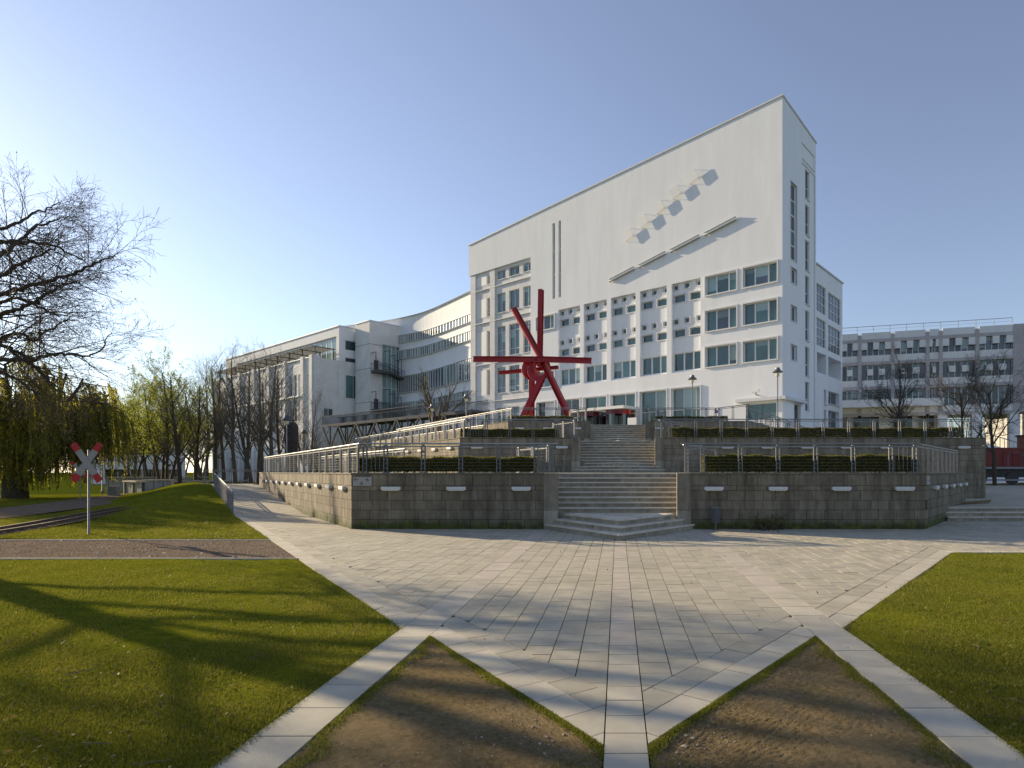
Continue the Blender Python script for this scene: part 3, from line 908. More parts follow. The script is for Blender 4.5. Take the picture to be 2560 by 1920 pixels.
def railing(label, a, c, spacing=1.25, group=None, bal_a=0.0, bal_b=0.0, name='railing', ext=(0.12, 0.12), hh=0.90):
    """straight railing run from base point a to base point c"""
    a = Vector(a); c = Vector(c)
    d = (c - a); ln = d.length; d /= ln
    ang = math.atan2(d.y, d.x)
    t = thing(name, label, 'railing', a, group)
    up = Vector((0, 0, 1)); s = hh / 0.90
    m = MB(); m.tube([a - d * ext[0] + up * hh, c + d * ext[1] + up * hh], 0.026, 10); m.build('handrail', MT['rail'], t, smooth=True)
    m = MB(); m.bar(a + up * (hh - 0.09), c + up * (hh - 0.09), 0.022, 0.035); m.build('lower_rail', MT['grey_steel'], t)
    m = MB()
    for z in (0.12, 0.22, 0.32, 0.42, 0.52, 0.62, 0.72): m.tube([a + up * z, c + up * z], 0.003, 4, caps=False)
    m.build('wires', MT['grey_steel'], t, kind='stuff')
    k0 = bal_a; k1 = ln - bal_b
    n = max(1, int(round((k1 - k0) / spacing)))
    ps = [k0 + (k1 - k0) * i / n for i in range(n + 1)]
    if bal_a: ps = [0.06] + ps
    if bal_b: ps = ps + [ln - 0.06]
    for q in ps:
        q = min(max(q, 0.06), ln - 0.06)
        p = a + d * q
        inst('post', post_me, t, p, ang); inst('bracket', brk_me, t, p, ang)
    for lo, hi in ((0.0, bal_a), (ln - bal_b, ln)):
        x = lo + 0.12
        while x < hi - 0.05:
            inst('baluster', bal_me, t, a + d * x, ang); x += 0.13
    return t

def rl(a, c, *k, **kw): return railing(kw.pop('label'), a, c, *k, **kw)
zo = 0.012
rl((-7.85, 18.47, L1 + zo), (px_x(1385, 18.47), 18.47, L1 + zo), label='steel railing with double posts in front of the lower left hedge', bal_a=0.7, bal_b=0.55)
p0 = off_l((-7.93, 18.45), 0.2); p1 = off_l((-7.93, 18.45), 22.6)
rl((*p0, L1 + zo), (*p1, L1 + zo), label='long steel railing on the lower side wall above the ramp', spacing=1.2)
rl((px_x(1712, 18.47), 18.47, L1 + zo), (9.2, 18.47, L1 + zo), label='steel railing with double posts in front of the lower right hedge', bal_a=0.55, bal_b=0.8)
rl((9.25, 18.55, L1 + zo), (9.25 + 0.6 * 8.4, 18.55 + 0.8 * 8.4, L1 + zo), label='steel railing on the side wall above the low steps', spacing=0.95)
rl((-7.35, 29.4, L2 + zo), (px_x(1432, 29.4), 29.4, L2 + zo), label='steel railing in front of the middle left hedge', spacing=1.35, bal_a=0.9, bal_b=0.8)
p0 = off_l((-7.45, 29.4), 0.2); p1 = off_l((-7.45, 29.4), 21.5)
rl((*p0, L2 + zo), (*p1, L2 + zo), label='long sunlit steel railing on the middle side wall', spacing=1.35)
rl((px_x(1640, 29.4), 29.4, L2 + zo), (17.2, 29.4, L2 + zo), label='long steel railing in front of the middle right hedge', spacing=1.24, bal_a=0.7, bal_b=0.9)
rl((-6.95, 40.2, L3 + zo), (px_x(1467, 40.2), 40.2, L3 + zo), label='steel railing below the red sculpture', spacing=1.5, bal_b=0.6)
p0 = off_l((-7.05, 40.2), 0.2); p1 = off_l((-7.05, 40.2), 25.5)
rl((*p0, L3 + zo), (*p1, L3 + zo), label='uppermost sunlit steel railing receding left of the sculpture', spacing=1.4)
rl((px_x(1610, 40.2), 40.2, L3 + zo), (6.6, 40.2, L3 + zo), label='steel railing in front of the short upper right hedge', spacing=1.25, bal_b=0.7)
rl((6.7, 40.2, L3 + zo), (8.7, 40.2, L3 + 0.25), label='short steel railing rising towards the side stairs', spacing=1.0)
for w, lb in ((0.1, 'near sloping handrail of the small side stairs'), (2.3, 'far sloping handrail of the small side stairs')):
    a = (8.6 + nrm[0] * w, 40.2 + nrm[1] * w, L3 + 0.05); c = (8.6 + e[0] * 4.1 + nrm[0] * w, 40.2 + e[1] * 4.1 + nrm[1] * w, L2 + 0.02)
    rl(a, c, label=lb, spacing=0.75)
# handrails beside the flights seen above the hedges
for yw, zb, lb in ((18.3, 0, 'lower'), (29.2, L1, 'middle'), (40.0, L2, 'upper')):
    for s, xx in ((-1, SXL - 0.25), (1, SXR + 0.25)):
        sd = 'left' if s < 0 else 'right'
        rl((xx + s * 1.3, yw + 2.0, zb + LZ + zo), (xx + s * 0.05, yw + 0.35, zb + LZ + zo), label='short return railing %s of the %s stair flight' % (sd, lb), spacing=0.9, hh=0.86)
# inner railings on the terraces (ramps between the levels)
for o_, zz, t0, t1, lb in (((-7.2, 21.5), L1, 1.5, 17, 'inner ramp railing on the lower left terrace'), ((-6.9, 32.5), L2, 1.0, 17, 'inner ramp railing on the middle left terrace')):
    p0 = off_l(o_, t0); p1 = off_l(o_, t1)
    rl((*p0, zz + zo), (*p1, zz + zo), label=lb, spacing=1.3)
# ramp edge railing by the lawn
a = from_pa(PPL + 0.03, 28.7); c = from_pa(PPL + 0.03, 40.5)
rl((*a, zramp(28.7) - 0.02), (*c, zramp(40.5) - 0.02), label='free-standing steel railing between lawn bank and ramp', spacing=0.92)
a = from_pa(PPL - 0.4, 43.2); c = from_pa(PPW - 0.1, 43.2)
rl((*a, 0.95), (*c, 0.95), label='short steel railing closing the top end of the ramp', spacing=1.1)

# ------------------------------------------------------------------ hedges
def leaf_cloud(rng, n, cfun, size):
    """n random small quads at positions given by cfun(n)"""
    c = cfun(n)
    a = rng.normal(size=(n, 3)); a /= np.linalg.norm(a, axis=1, keepdims=True)
    q = rng.normal(size=(n, 3)); bb = np.cross(a, q); bb /= np.linalg.norm(bb, axis=1, keepdims=True)
    s = size * rng.uniform(0.6, 1.3, (n, 1))
    V = np.stack([c - a * s, c + bb * s * 0.45, c + a * s, c - bb * s * 0.45], axis=1).reshape(-1, 3)
    F = np.arange(4 * n).reshape(n, 4)
    return V, F

def hedge(label, x0, x1, y0, y1, z0, h, n, size, seed, group=None):
    rng = np.random.default_rng(seed)
    t = thing('hedge', label, 'hedge', ((x0 + x1) / 2, (y0 + y1) / 2, z0), group)
    w = WLOC[t]
    def pos(n):
        x = rng.uniform(x0, x1, n); y = rng.uniform(y0, y1, n)
        u = rng.uniform(0, 1, n)
        top = h * (0.93 + 0.07 * np.sin(x * 5.1 + seed) * np.sin(x * 2.3)) + rng.normal(0, 0.018, n)
        z = z0 + 0.06 + (top - 0.06) * (1 - (1 - u) ** 1.25)
        # push a good share to the outer skin
        k = rng.random(n)
        y = np.where(k < 0.38, y0 + np.abs(rng.normal(0, 0.03, n)) + 0.03 * np.sin(x * 4 + 2), y)
        z = np.where((k > 0.38) & (k < 0.62), z0 + top + rng.normal(0, 0.015, n), z)
        return np.stack([x, y, z], 1) - np.array(w)
    V, F = leaf_cloud(rng, n, pos, size)
    obj('foliage', np_mesh('foliage', V, F, MT['hedge']), t)
    m = MB()
    k = int((x1 - x0) / 0.055)
    for i in range(k):
        x = x0 + (x1 - x0) * rng.random(); y = y0 + (y1 - y0) * rng.random()
        m.tube([(x, y, z0), (x + rng.normal(0, 0.06), y + rng.normal(0, 0.05), z0 + h * 0.5), (x + rng.normal(0, 0.12), y + rng.normal(0, 0.1), z0 + h * 0.95)], [0.009, 0.006, 0.003], 3, caps=False)
    m.build('stems', MT['twig'], t)
HC = 1.25
def hx(px, Y): return (px - PX) / FPX * Y
hedge('clipped hedge on the lower terrace left of the stairs, behind double posts', hx(888, 18.75), hx(1338, 18.75), 18.75, 19.35, L1, 0.50, 52000, 0.030, 1)
hedge('thick clipped hedge on the lower terrace right of the stairs', hx(1758, 18.75), hx(2298, 18.75), 18.75, 19.35, L1, 0.56, 64000, 0.030, 2)
hedge('clipped hedge on the middle terrace left of the stairs', hx(1150, 29.7), hx(1396, 29.7), 29.7, 30.3, L2, 0.46, 28000, 0.032, 3)
hedge('long clipped hedge on the middle terrace right of the stairs', hx(1672, 29.7), hx(2412, 29.7), 29.7, 30.3, L2, 0.52, 70000, 0.032, 4)
hedge('low hedge on the upper terrace below the red sculpture', hx(1270, 40.6), hx(1432, 40.6), 40.6, 41.2, L3, 0.42, 8000, 0.04, 5)
hedge('low hedge on the upper terrace right of the revolving doors', hx(1638, 40.6), hx(1820, 40.6), 40.6, 41.2, L3, 0.40, 8000, 0.04, 6)
# ------------------------------------------------------------------ buildings
class Plane:
    def __init__(self, o, d, n):
        self.o = o; self.d = d; self.n = n             # n: outward horizontal normal
    def p(self, u, z, depth=0.0):
        return (self.o[0] + self.d[0] * u - self.n[0] * depth, self.o[1] + self.d[1] * u - self.n[1] * depth, z)
    def uv(self, px, py):
        q = (px - PX) / FPX
        u = (q * self.o[1] - self.o[0]) / (self.d[0] - q * self.d[1])
        Y = self.o[1] + self.d[1] * u
        return u, EYE + (PY - py) / FPX * Y
    def wall(self, m, u0, u1, z0, z1, holes=(), depth=0.0, thick=0.0, mi=0):
        """z1 is a number or a function of u; holes are (u0,u1,z0,z1); thick adds reveals"""
        us = sorted({u0, u1, *[h[0] for h in holes], *[h[1] for h in holes]}); us = [u for u in us if u0 - 1e-6 <= u <= u1 + 1e-6]
        top = z1 if callable(z1) else (lambda u: z1)
        zt = min(top(u0), top(u1))
        zs = sorted({z0, *[h[2] for h in holes], *[h[3] for h in holes]}); zs = [z for z in zs if z0 - 1e-6 <= z < zt]
        for i in range(len(us) - 1):
            a, c = us[i], us[i + 1]
            if c - a < 1e-5: continue
            um = (a + c) / 2
            for j in range(len(zs)):
                lo = zs[j]; hi = zs[j + 1] if j + 1 < len(zs) else None
                zm = (lo + hi) / 2 if hi is not None else lo + 0.01
                if any(h[0] < um < h[1] and h[2] < zm < h[3] for h in holes): continue
                h0 = hi if hi is not None else top(a); h1 = hi if hi is not None else top(c)
                m.quad(self.p(a, lo, depth), self.p(c, lo, depth), self.p(c, h1, depth), self.p(a, h0, depth), mi)
        if thick:
            for h in holes: self.reveal(m, h, depth, depth + thick, mi)
    def reveal(self, m, h, d0, d1, mi=0):
        a, c, lo, hi = h
        m.quad(self.p(a, lo, d0), self.p(a, lo, d1), self.p(a, hi, d1), self.p(a, hi, d0), mi)
        m.quad(self.p(c, lo, d0), self.p(c, hi, d0), self.p(c, hi, d1), self.p(c, lo, d1), mi)
        m.quad(self.p(a, hi, d0), self.p(a, hi, d1), self.p(c, hi, d1), self.p(c, hi, d0), mi)
        m.quad(self.p(a, lo, d0), self.p(c, lo, d0), self.p(c, lo, d1), self.p(a, lo, d1), mi)
    def box(self, m, u0, u1, z0, z1, d0, d1, mi=0):
        P = self.p
        m.hexa([P(u0, z0, d1), P(u1, z0, d1), P(u1, z0, d0), P(u0, z0, d0), P(u0, z1, d1), P(u1, z1, d1), P(u1, z1, d0), P(u0, z1, d0)], mi)
    def window(self, parent, h, depth, nx=1, nz=1, fr=0.06, mul=0.05, glass='glass', surround=0.0, proud=0.10, sill=False, fm='frame', sm='trim', fracs=None, zfr=None, name='window', glasses=None, blinds=0.0):
        u0, u1, z0, z1 = h
        m = MB(); fd = 0.07
        self.box(m, u0, u0 + fr, z0, z1, depth - fd, depth); self.box(m, u1 - fr, u1, z0, z1, depth - fd, depth)
        self.box(m, u0 + fr, u1 - fr, z0, z0 + fr, depth - fd, depth); self.box(m, u0 + fr, u1 - fr, z1 - fr, z1, depth - fd, depth)
        W, H = u1 - u0 - 2 * fr, z1 - z0 - 2 * fr
        fx = fracs or [i / nx for i in range(1, nx)]; fz = zfr or [i / nz for i in range(1, nz)]
        ux = [u0 + fr] + [u0 + fr + W * f for f in fx] + [u1 - fr]; uz = [z0 + fr] + [z0 + fr + H * f for f in fz] + [z1 - fr]
        for u in ux[1:-1]: self.box(m, u - mul / 2, u + mul / 2, z0 + fr, z1 - fr, depth - fd + 0.01, depth)
        for z in uz[1:-1]: self.box(m, u0 + fr, u1 - fr, z - mul / 2, z + mul / 2, depth - fd + 0.013, depth)
        mats = [MT[fm], MT[sm]]
        if surround:
            e = surround
            self.box(m, u0 - e, u0, z0 - e, z1 + e, -proud, 0.02, 1); self.box(m, u1, u1 + e, z0 - e, z1 + e, -proud, 0.02, 1)
            self.box(m, u0, u1, z1, z1 + e, -proud, 0.02, 1); self.box(m, u0, u1, z0 - e, z0, -proud, 0.02, 1)
        if sill: self.box(m, u0 - 0.06, u1 + 0.06, z0 - 0.07, z0 - 0.005, -0.10, 0.05, 1)
        w = m.build(name, mats, parent)
        k = 0
        for i in range(len(ux) - 1):
            for j in range(len(uz) - 1):
                g = MB(); dd = depth - 0.012
                g.quad(self.p(ux[i], uz[j], dd), self.p(ux[i + 1], uz[j], dd), self.p(ux[i + 1], uz[j + 1], dd), self.p(ux[i], uz[j + 1], dd))
                gm = glasses[k % len(glasses)] if glasses else glass
                if blinds and RW.random() < blinds:
                    zb_ = uz[j + 1] - (uz[j + 1] - uz[j]) * RW.choice([0.25, 0.4, 0.55, 0.8])
                    g = MB(); g.quad(self.p(ux[i], uz[j], dd), self.p(ux[i + 1], uz[j], dd), self.p(ux[i + 1], zb_, dd), self.p(ux[i], zb_, dd))
                    bq = MB(); bq.quad(self.p(ux[i], zb_, dd), self.p(ux[i + 1], zb_, dd), self.p(ux[i + 1], uz[j + 1], dd), self.p(ux[i], uz[j + 1], dd))
                    bq.build('blind', MT['glass_pale' if gm != 'glass_dark' else 'glass'], w)
                g.build('pane', MT[gm], w); k += 1
        return w

RW = random.Random(21)
# ---- main white building
MC = (14.25, 52.0)
PF = Plane(MC, D1, (-0.618, -0.786))                   # front, u runs left from the corner
PS = Plane(MC, D2, (0.786, -0.618))                    # right side, u runs back from the corner
main = thing('office_building', 'tall white building with slanting roofline behind the red sculpture', 'building', (MC[0], MC[1], 0))
ZB = 0.4
ftop = lambda u: 34.3 - u * (34.3 - 31.3) / 43.0
stop = lambda u: 34.3 - u * 0.08
m = MB()
holes = []
bays = [(8.16 + 3.84 * k, 8.16 + 3.84 * k + 3.26) for k in range(5)]
BZ0, BZ1 = 11.45, 20.2
for a, c in bays: holes.append((a, c, BZ0, BZ1))
rows3 = [(18.36, 20.1), (14.96, 16.86), (11.6, 13.46)]
rights = [(0.47, 3.68), (4.35, 7.57)]
for a, c in rights:
    for z in rows3: holes.append((a, c, *z))
w0 = (27.4, 30.35)
holes += [(w0[0], w0[1], 18.28, 19.85), (w0[0], w0[1], 11.6, 13.36)]
slits = [(26.42, 26.80, 21.63, 30.38), (27.36, 27.76, 21.63, 30.33)]
holes += slits
gnd = [(a, c, L3 + 0.05, 9.88) for a, c in bays] + [(w0[0], w0[1], L3 + 0.05, 9.86)]
holes += gnd
shop = (0.55, 3.45, 6.35, 7.85)
holes.append(shop)
brick_h = (31.35, 43.05, ZB, 27.3)
holes.append(brick_h)
PF.wall(m, 0, 43.0, ZB, ftop, [h for h in holes], 0.0)
for h in holes:
    if h is brick_h: continue
    PF.reveal(m, h, 0.0, 0.36)
# brick part edge
PF.box(m, 31.33, 31.36, ZB, 27.3, 0.001, 0.25)
m.quad(PF.p(31.35, 27.3, 0), PF.p(43.0, 27.3, 0), PF.p(43.0, 27.3, 0.3), PF.p(31.35, 27.3, 0.3))
m.quad(PF.p(43.0, 27.3, 0), PF.p(43.0, 27.3, 9), PF.p(43.0, 31.3, 9), PF.p(43.0, 31.3, 0))
m.build('front_wall', MT['white'], main)

def bay_panels():
    D = 0.30
    for k, (a, c) in enumerate(bays):
        w = c - a
        hs = []
        # u runs left: mirror the fractions
        sm = [(c - w * f1, c - w * f0) for f0, f1 in ((0.02, 0.19), (0.41, 0.58), (0.82, 0.985))]
        wd = [(c - w * f1, c - w * f0) for f0, f1 in ((0.035, 0.43), (0.59, 0.985))]
        for z in ((19.6, 20.06), (16.24, 16.7)):
            for s in sm: hs.append((*s, *z, 's'))
        for z in ((18.34, 19.05), (14.95, 15.66)):
            for s in wd: hs.append((*s, *z, 'w'))
        hs.append((a + 0.04, c - 0.04, 11.62, 13.36, 't'))
        m = MB()
        PF.wall(m, a, c, BZ0, BZ1, [h[:4] for h in hs], D, 0.22)
        m.build('bay_panel', MT['white'], main)
        for h in hs:
            if h[4] == 't': PF.window(main, h[:4], D + 0.2, nx=3, fracs=[0.30, 0.64], mul=0.16, sill=False, surround=0.0, blinds=0.2, glasses=['glass', 'glass', RW.choice(['glass', 'glass_dark', 'glass'])])
            else:
                PFs = Plane((PF.o[0] - PF.n[0] * D, PF.o[1] - PF.n[1] * D), PF.d, PF.n)
                PFs.window(main, h[:4], 0.2, fr=0.04, surround=0.09, proud=0.07, glass='glass' if h[4] == 'w' else 'glass')
bay_panels()
for a, c in rights:
    for z in rows3: PF.window(main, (a, c, *z), 0.26, fracs=[0.27, 0.68], mul=0.13, surround=0.12, proud=0.13, blinds=0.3, glasses=['glass', RW.choice(['glass', 'glass', 'glass_blue']), 'glass'])
PF.window(main, (w0[0], w0[1], 18.28, 19.85), 0.26, fracs=[0.28, 0.66], mul=0.13, surround=0.12, proud=0.13, glasses=['glass', 'glass_dark'])
PF.window(main, (w0[0], w0[1], 11.6, 13.36), 0.26, fracs=[0.28, 0.66], mul=0.13, surround=0.12, proud=0.13)
for h in slits: PF.window(main, h, 0.28, fr=0.03, nz=3, mul=0.09, glass='glass_blue', zfr=[0.33, 0.64])
gl = [['glass', 'glass_pale'], ['glass', 'glass_pale', 'glass'], ['glass', 'glass'], ['glass_dark', 'glass'], ['glass_dark', 'glass_dark']]
for k, h in enumerate(gnd[:5]):
    PF.window(main, h, 0.34, fracs=[0.45] if k else [0.18, 0.62], zfr=[0.56], mul=0.07, surround=0.12, proud=0.10, glasses=gl[k])
PF.window(main, (w0[0] + 0.0, w0[0] + 0.01 + 2.9, L3 + 0.05, 9.86), 0.34, fracs=[0.62], mul=0.06, surround=0.12, proud=0.1, glasses=['panel', 'glass_dark'], zfr=[])
PF.window(main, shop, 0.3, fr=0.08, glass='glass', surround=0.0)
# low canopy round the corner
m = MB(); PF.box(m, -0.10, 4.3, 8.0, 8.28, -0.45, -0.002); PS.box(m, -0.45, 4.6, 8.0, 8.28, -0.45, -0.004)
m.build('canopy', MT['trim'], main)
# brick part
BD = 0.25
m = MB(); bh = []
cols_b = [(31.45, 32.95), (33.6, 35.45), (36.1, 37.75)]
rws_b = [(25.8, 26.9), (21.63, 24.05), (16.1, 19.9), (11.58, 14.8), (L3 + 0.1, 9.72)]
for a, c in cols_b:
    for z in rws_b: bh.append((a, c, *z))
c0 = (39.0, 39.62)
for z in ((25.65, 26.75), (21.5, 23.9), (16.05, 19.7), (11.5, 14.72), (L3 + 0.1, 9.6)): bh.append((*c0, *z))
PF.wall(m, 31.36, 42.75, ZB, 27.3, bh, BD, 0.3)
m.quad(PF.p(42.75, ZB, BD), PF.p(42.75, ZB, 9), PF.p(42.75, 27.3, 9), PF.p(42.75, 27.3, BD))
m.build('brick_wall', MT['wbrick_f'], main)
for u0, u1 in ((37.95, 38.9), (41.75, 42.74)):
    m = MB(); PF.box(m, u0, u1, ZB, 27.28, BD - 0.16, BD - 0.001); m.build('brick_pilaster', MT['wbrick_f'], main)
for z in (10.6, 15.4, 20.75, 25.0):
    m = MB(); PF.box(m, 31.37, 42.77, z, z + 0.07, BD - 0.175, BD - 0.002); m.build('string_course', MT['trim'], main)
PB = Plane((PF.o[0] - PF.n[0] * BD, PF.o[1] - PF.n[1] * BD), PF.d, PF.n)
for h in bh:
    if h[0] == c0[0]:
        PB.window(main, h, 0.22, mul=0.06, glass='glass_blue', sill=True)
        mm = MB(); PB.box(mm, 39.7, 41.6, h[2], h[3], -0.025, -0.001); mm.build('wall_panel', MT['panel'], main)
    else:
        PB.window(main, h, 0.22, nx=2, mul=0.06, zfr=[0.2, 0.82] if h[3] - h[2] > 3 else None, blinds=0.3, glasses=['glass_blue', 'glass', 'glass_blue'], sill=True)
# right side wall: tall part and lower wing
m = MB(); sh = []
stack = [(1.78, 3.2, 20.72, 27.63)]
singles = [(1.85, 3.2, 18.66, 20.03), (1.85, 3.2, 15.26, 16.64), (1.85, 3.2, 11.76, 13.14)]
sl = [(5.3, 6.35, a, c) for a, c in ((27.4, 30.1), (24.0, 26.82), (20.64, 23.5), (17.48, 20.17), (14.05, 16.9), (10.72, 13.5), (7.5, 10.2))]
side_door = (2.6, 4.2, L3 + 0.02, 7.9)
sh = stack + singles + sl + [side_door]
PS.wall(m, 0, 8.1, ZB, stop, sh, 0.0, 0.32)
m.quad(PS.p(8.1, 21, 0), PS.p(8.1, 21, 12), PS.p(8.1, 33.6, 12), PS.p(8.1, 33.65, 0))
m.build('side_wall', MT['white'], main)
for h in stack: PS.window(main, h, 0.24, fr=0.07, nz=5, mul=0.12, glass='glass_blue', surround=0.07, proud=0.05)
for h in singles: PS.window(main, h, 0.24, fr=0.07, nx=2, glass='glass_blue', surround=0.07, proud=0.05)
for h in sl: PS.window(main, h, 0.2, fr=0.05, nz=2, zfr=[0.4], mul=0.06, glass='glass_blue', sill=True)
PS.window(main, side_door, 0.3, name='door', glass='glass_dark')
m = MB()
for u0, u1, z0, z1 in ((4.45, 7.7, 32.1, 32.3), (4.45, 7.7, 30.7, 30.85), (7.5, 7.7, 30.85, 32.1), (4.45, 7.7, 30.3, 30.42)): PS.box(m, u0, u1, z0, z1, -0.09, -0.001)
m.build('wall_relief', MT['white'], main)
m = MB(); PS.box(m, 7.55, 7.72, ZB, 30.3, -0.08, -0.002); m.build('downpipe', MT['trim'], main)
m = MB()
wh = [(8.4, 11.0, 17.52, 20.25), (11.7, 15.55, 17.38, 20.1), (8.4, 11.0, 14.14, 16.88), (11.7, 15.55, 14.1, 16.76), (8.5, 11.15, 11.52, 13.5), (11.75, 15.75, 11.5, 13.52), (10.45, 11.15, 8.5, 10.02), (11.78, 15.17, 8.7, 10.0), (10.45, 11.15, 6.2, 8.0), (11.78, 15.17, 6.2, 8.05)]
PS.wall(m, 8.1, 16.2, ZB, 22.0, wh, 0.05, 0.5)
m.quad(PS.p(16.2, ZB, 0.05), PS.p(16.2, ZB, 12), PS.p(16.2, 22, 12), PS.p(16.2, 22, 0.05))
m.build('wing_wall', MT['white'], main)
for i, h in enumerate(wh):
    if i < 4: PS.window(main, h, 0.2, nx=3 if i % 2 == 0 else 4, nz=3, mul=0.07, glass='glass_blue')
    elif i in (4, 5):
        mm = MB(); D = 2.6
        PS.reveal(mm, h, 0.55, D); mm.quad(PS.p(h[0], h[2], D), PS.p(h[1], h[2], D), PS.p(h[1], h[3], D), PS.p(h[0], h[3], D))
        mm.build('loggia', MT['white'], main)
        PS.window(main, (h[0] + 0.9, h[0] + 2.0, h[2] + 0.02, h[3] - 0.3), D - 0.02, nx=2, glass='glass_dark')
    else: PS.window(main, h, 0.45, nx=1 if h[1] - h[0] < 1 else 2, glass='glass_blue', sill=True)
# roofs, back walls, copings
m = MB()
bk = PF.p(43.0, 0, 9)
F0, F1 = PF.p(0, ftop(0) - 0.02), PF.p(43, ftop(43) - 0.02)
S1 = PS.p(8.1, stop(8.1) - 0.02); F2 = PF.p(43, ftop(43) - 0.6, 9)
m.poly([F0, F1, F2, S1])
m.quad((F1[0], F1[1], ZB), (F2[0], F2[1], ZB), F2, F1) if False else None
m.quad((F2[0], F2[1], ZB), (S1[0], S1[1], ZB), S1, F2)
W1 = PS.p(8.1, 21.95, 0.1); W2 = PS.p(16.15, 21.95, 0.1); W3 = PS.p(16.15, 21.95, 36); W4 = PS.p(8.1, 21.95, 36)  # wing extended back, unseen, so that it shades the locomotive
m.quad(W1, W2, W3, W4); m.quad((W2[0], W2[1], ZB), W2, W3, (W3[0], W3[1], ZB)); m.quad((W3[0], W3[1], ZB), W3, W4, (W4[0], W4[1], ZB))
m.build('roof', MT['roof'], main)
m = MB()
def cope(Pl, u0, u1, f, ov=0.09, th=0.13):
    P = Pl.p
    m.hexa([P(u0, f(u0), -ov), P(u1, f(u1), -ov), P(u1, f(u1), 0.35), P(u0, f(u0), 0.35), P(u0, f(u0) + th, -ov), P(u1, f(u1) + th, -ov), P(u1, f(u1) + th, 0.35), P(u0, f(u0) + th, 0.35)])
cope(PF, -0.09, 43.05, ftop); m.build('roof_coping', MT['trim'], main)
m = MB(); cope(PS, 0.36, 8.15, stop); m.build('roof_coping', MT['trim'], main)
m = MB(); cope(PS, 8.16, 16.25, lambda u: 22.0); m.build('roof_coping', MT['trim'], main)

# facade reliefs: five stand-off plates and four channel bars, each its own thing
for k in range(5):
    cu, cz = 8.95 + 1.933 * k, 29.96 - 0.915 * k
    t = thing('facade_plate', 'white lozenge plate standing off the facade above the channel bars', 'wall relief', PF.p(cu, cz), 'row of lozenge plates on the facade')
    pts = [(-0.28, 0.69), (-0.70, -0.28), (0.23, -0.70), (0.75, 0.31)]
    m = MB(); n = len(m.v)
    fr = [PF.p(cu + a, cz + c, -0.26) for a, c in pts]; bkk = [PF.p(cu + a, cz + c, -0.21) for a, c in pts]
    m.hexa([*bkk, *fr]); m.build('plate', MT['panel'], t)
    m = MB()
    for a, c in pts: m.bar(PF.p(cu + a * 0.8, cz + c * 0.8, -0.21), PF.p(cu + a * 0.95, cz + c * 0.95, 0.0), 0.03)
    m.build('bracket', MT['steel'], t)
for k in range(4):
    u0, z0 = 19.2 - 3.85 * k, 22.02 + 0.70 * k; u1, z1 = u0 - 3.27, z0 + 0.69
    t = thing('facade_channel', 'slanting metal channel bar fixed to the facade below the lozenges', 'wall relief', PF.p((u0 + u1) / 2, z0), 'row of slanting channel bars on the facade')
    a, c = Vector(PF.p(u0, z0, -0.15)), Vector(PF.p(u1, z1, -0.15)); nn = Vector((PF.n[0], PF.n[1], 0))
    up = Vector((0, 0, 1))
    m = MB(); m.bar(a + up * 0.13, c + up * 0.13, 0.22, 0.03, up=up); m.bar(a - up * 0.13, c - up * 0.13, 0.22, 0.03, up=up); m.build('flange', MT['midgrey'], t)
    m = MB(); m.bar(a + nn * 0.03, c + nn * 0.03, 0.03, 0.22, up=up); m.build('web', MT['bright'], t)
    m = MB()
    for f in (0.05, 0.95):
        q = a.lerp(c, f); m.bar(q, q - nn * 0.15, 0.05)
    m.build('bracket', MT['steel'], t)
# security camera
cc = PF.p(2.24, 8.84, -0.5)
t = thing('security_camera', 'white security camera on the facade left of the tall lamp', 'camera', PF.p(2.24, 8.84))
m = MB(); q = Vector(cc); d = Vector((D1[0], D1[1], -0.25)).normalized(); m.bar(q - d * 0.32, q + d * 0.3, 0.20, 0.22); m.build('housing', MT['panel'], t)
m = MB(); m.bar(q + d * 0.3, q + d * 0.34, 0.14, 0.14); m.build('lens', MT['black'], t)
m = MB(); m.tube([q - Vector((0, 0, 0.1)), q - Vector((0, 0, 0.3)), PF.p(2.24, 8.54, 0.0)], 0.05, 6); m.build('bracket', MT['steel'], t)

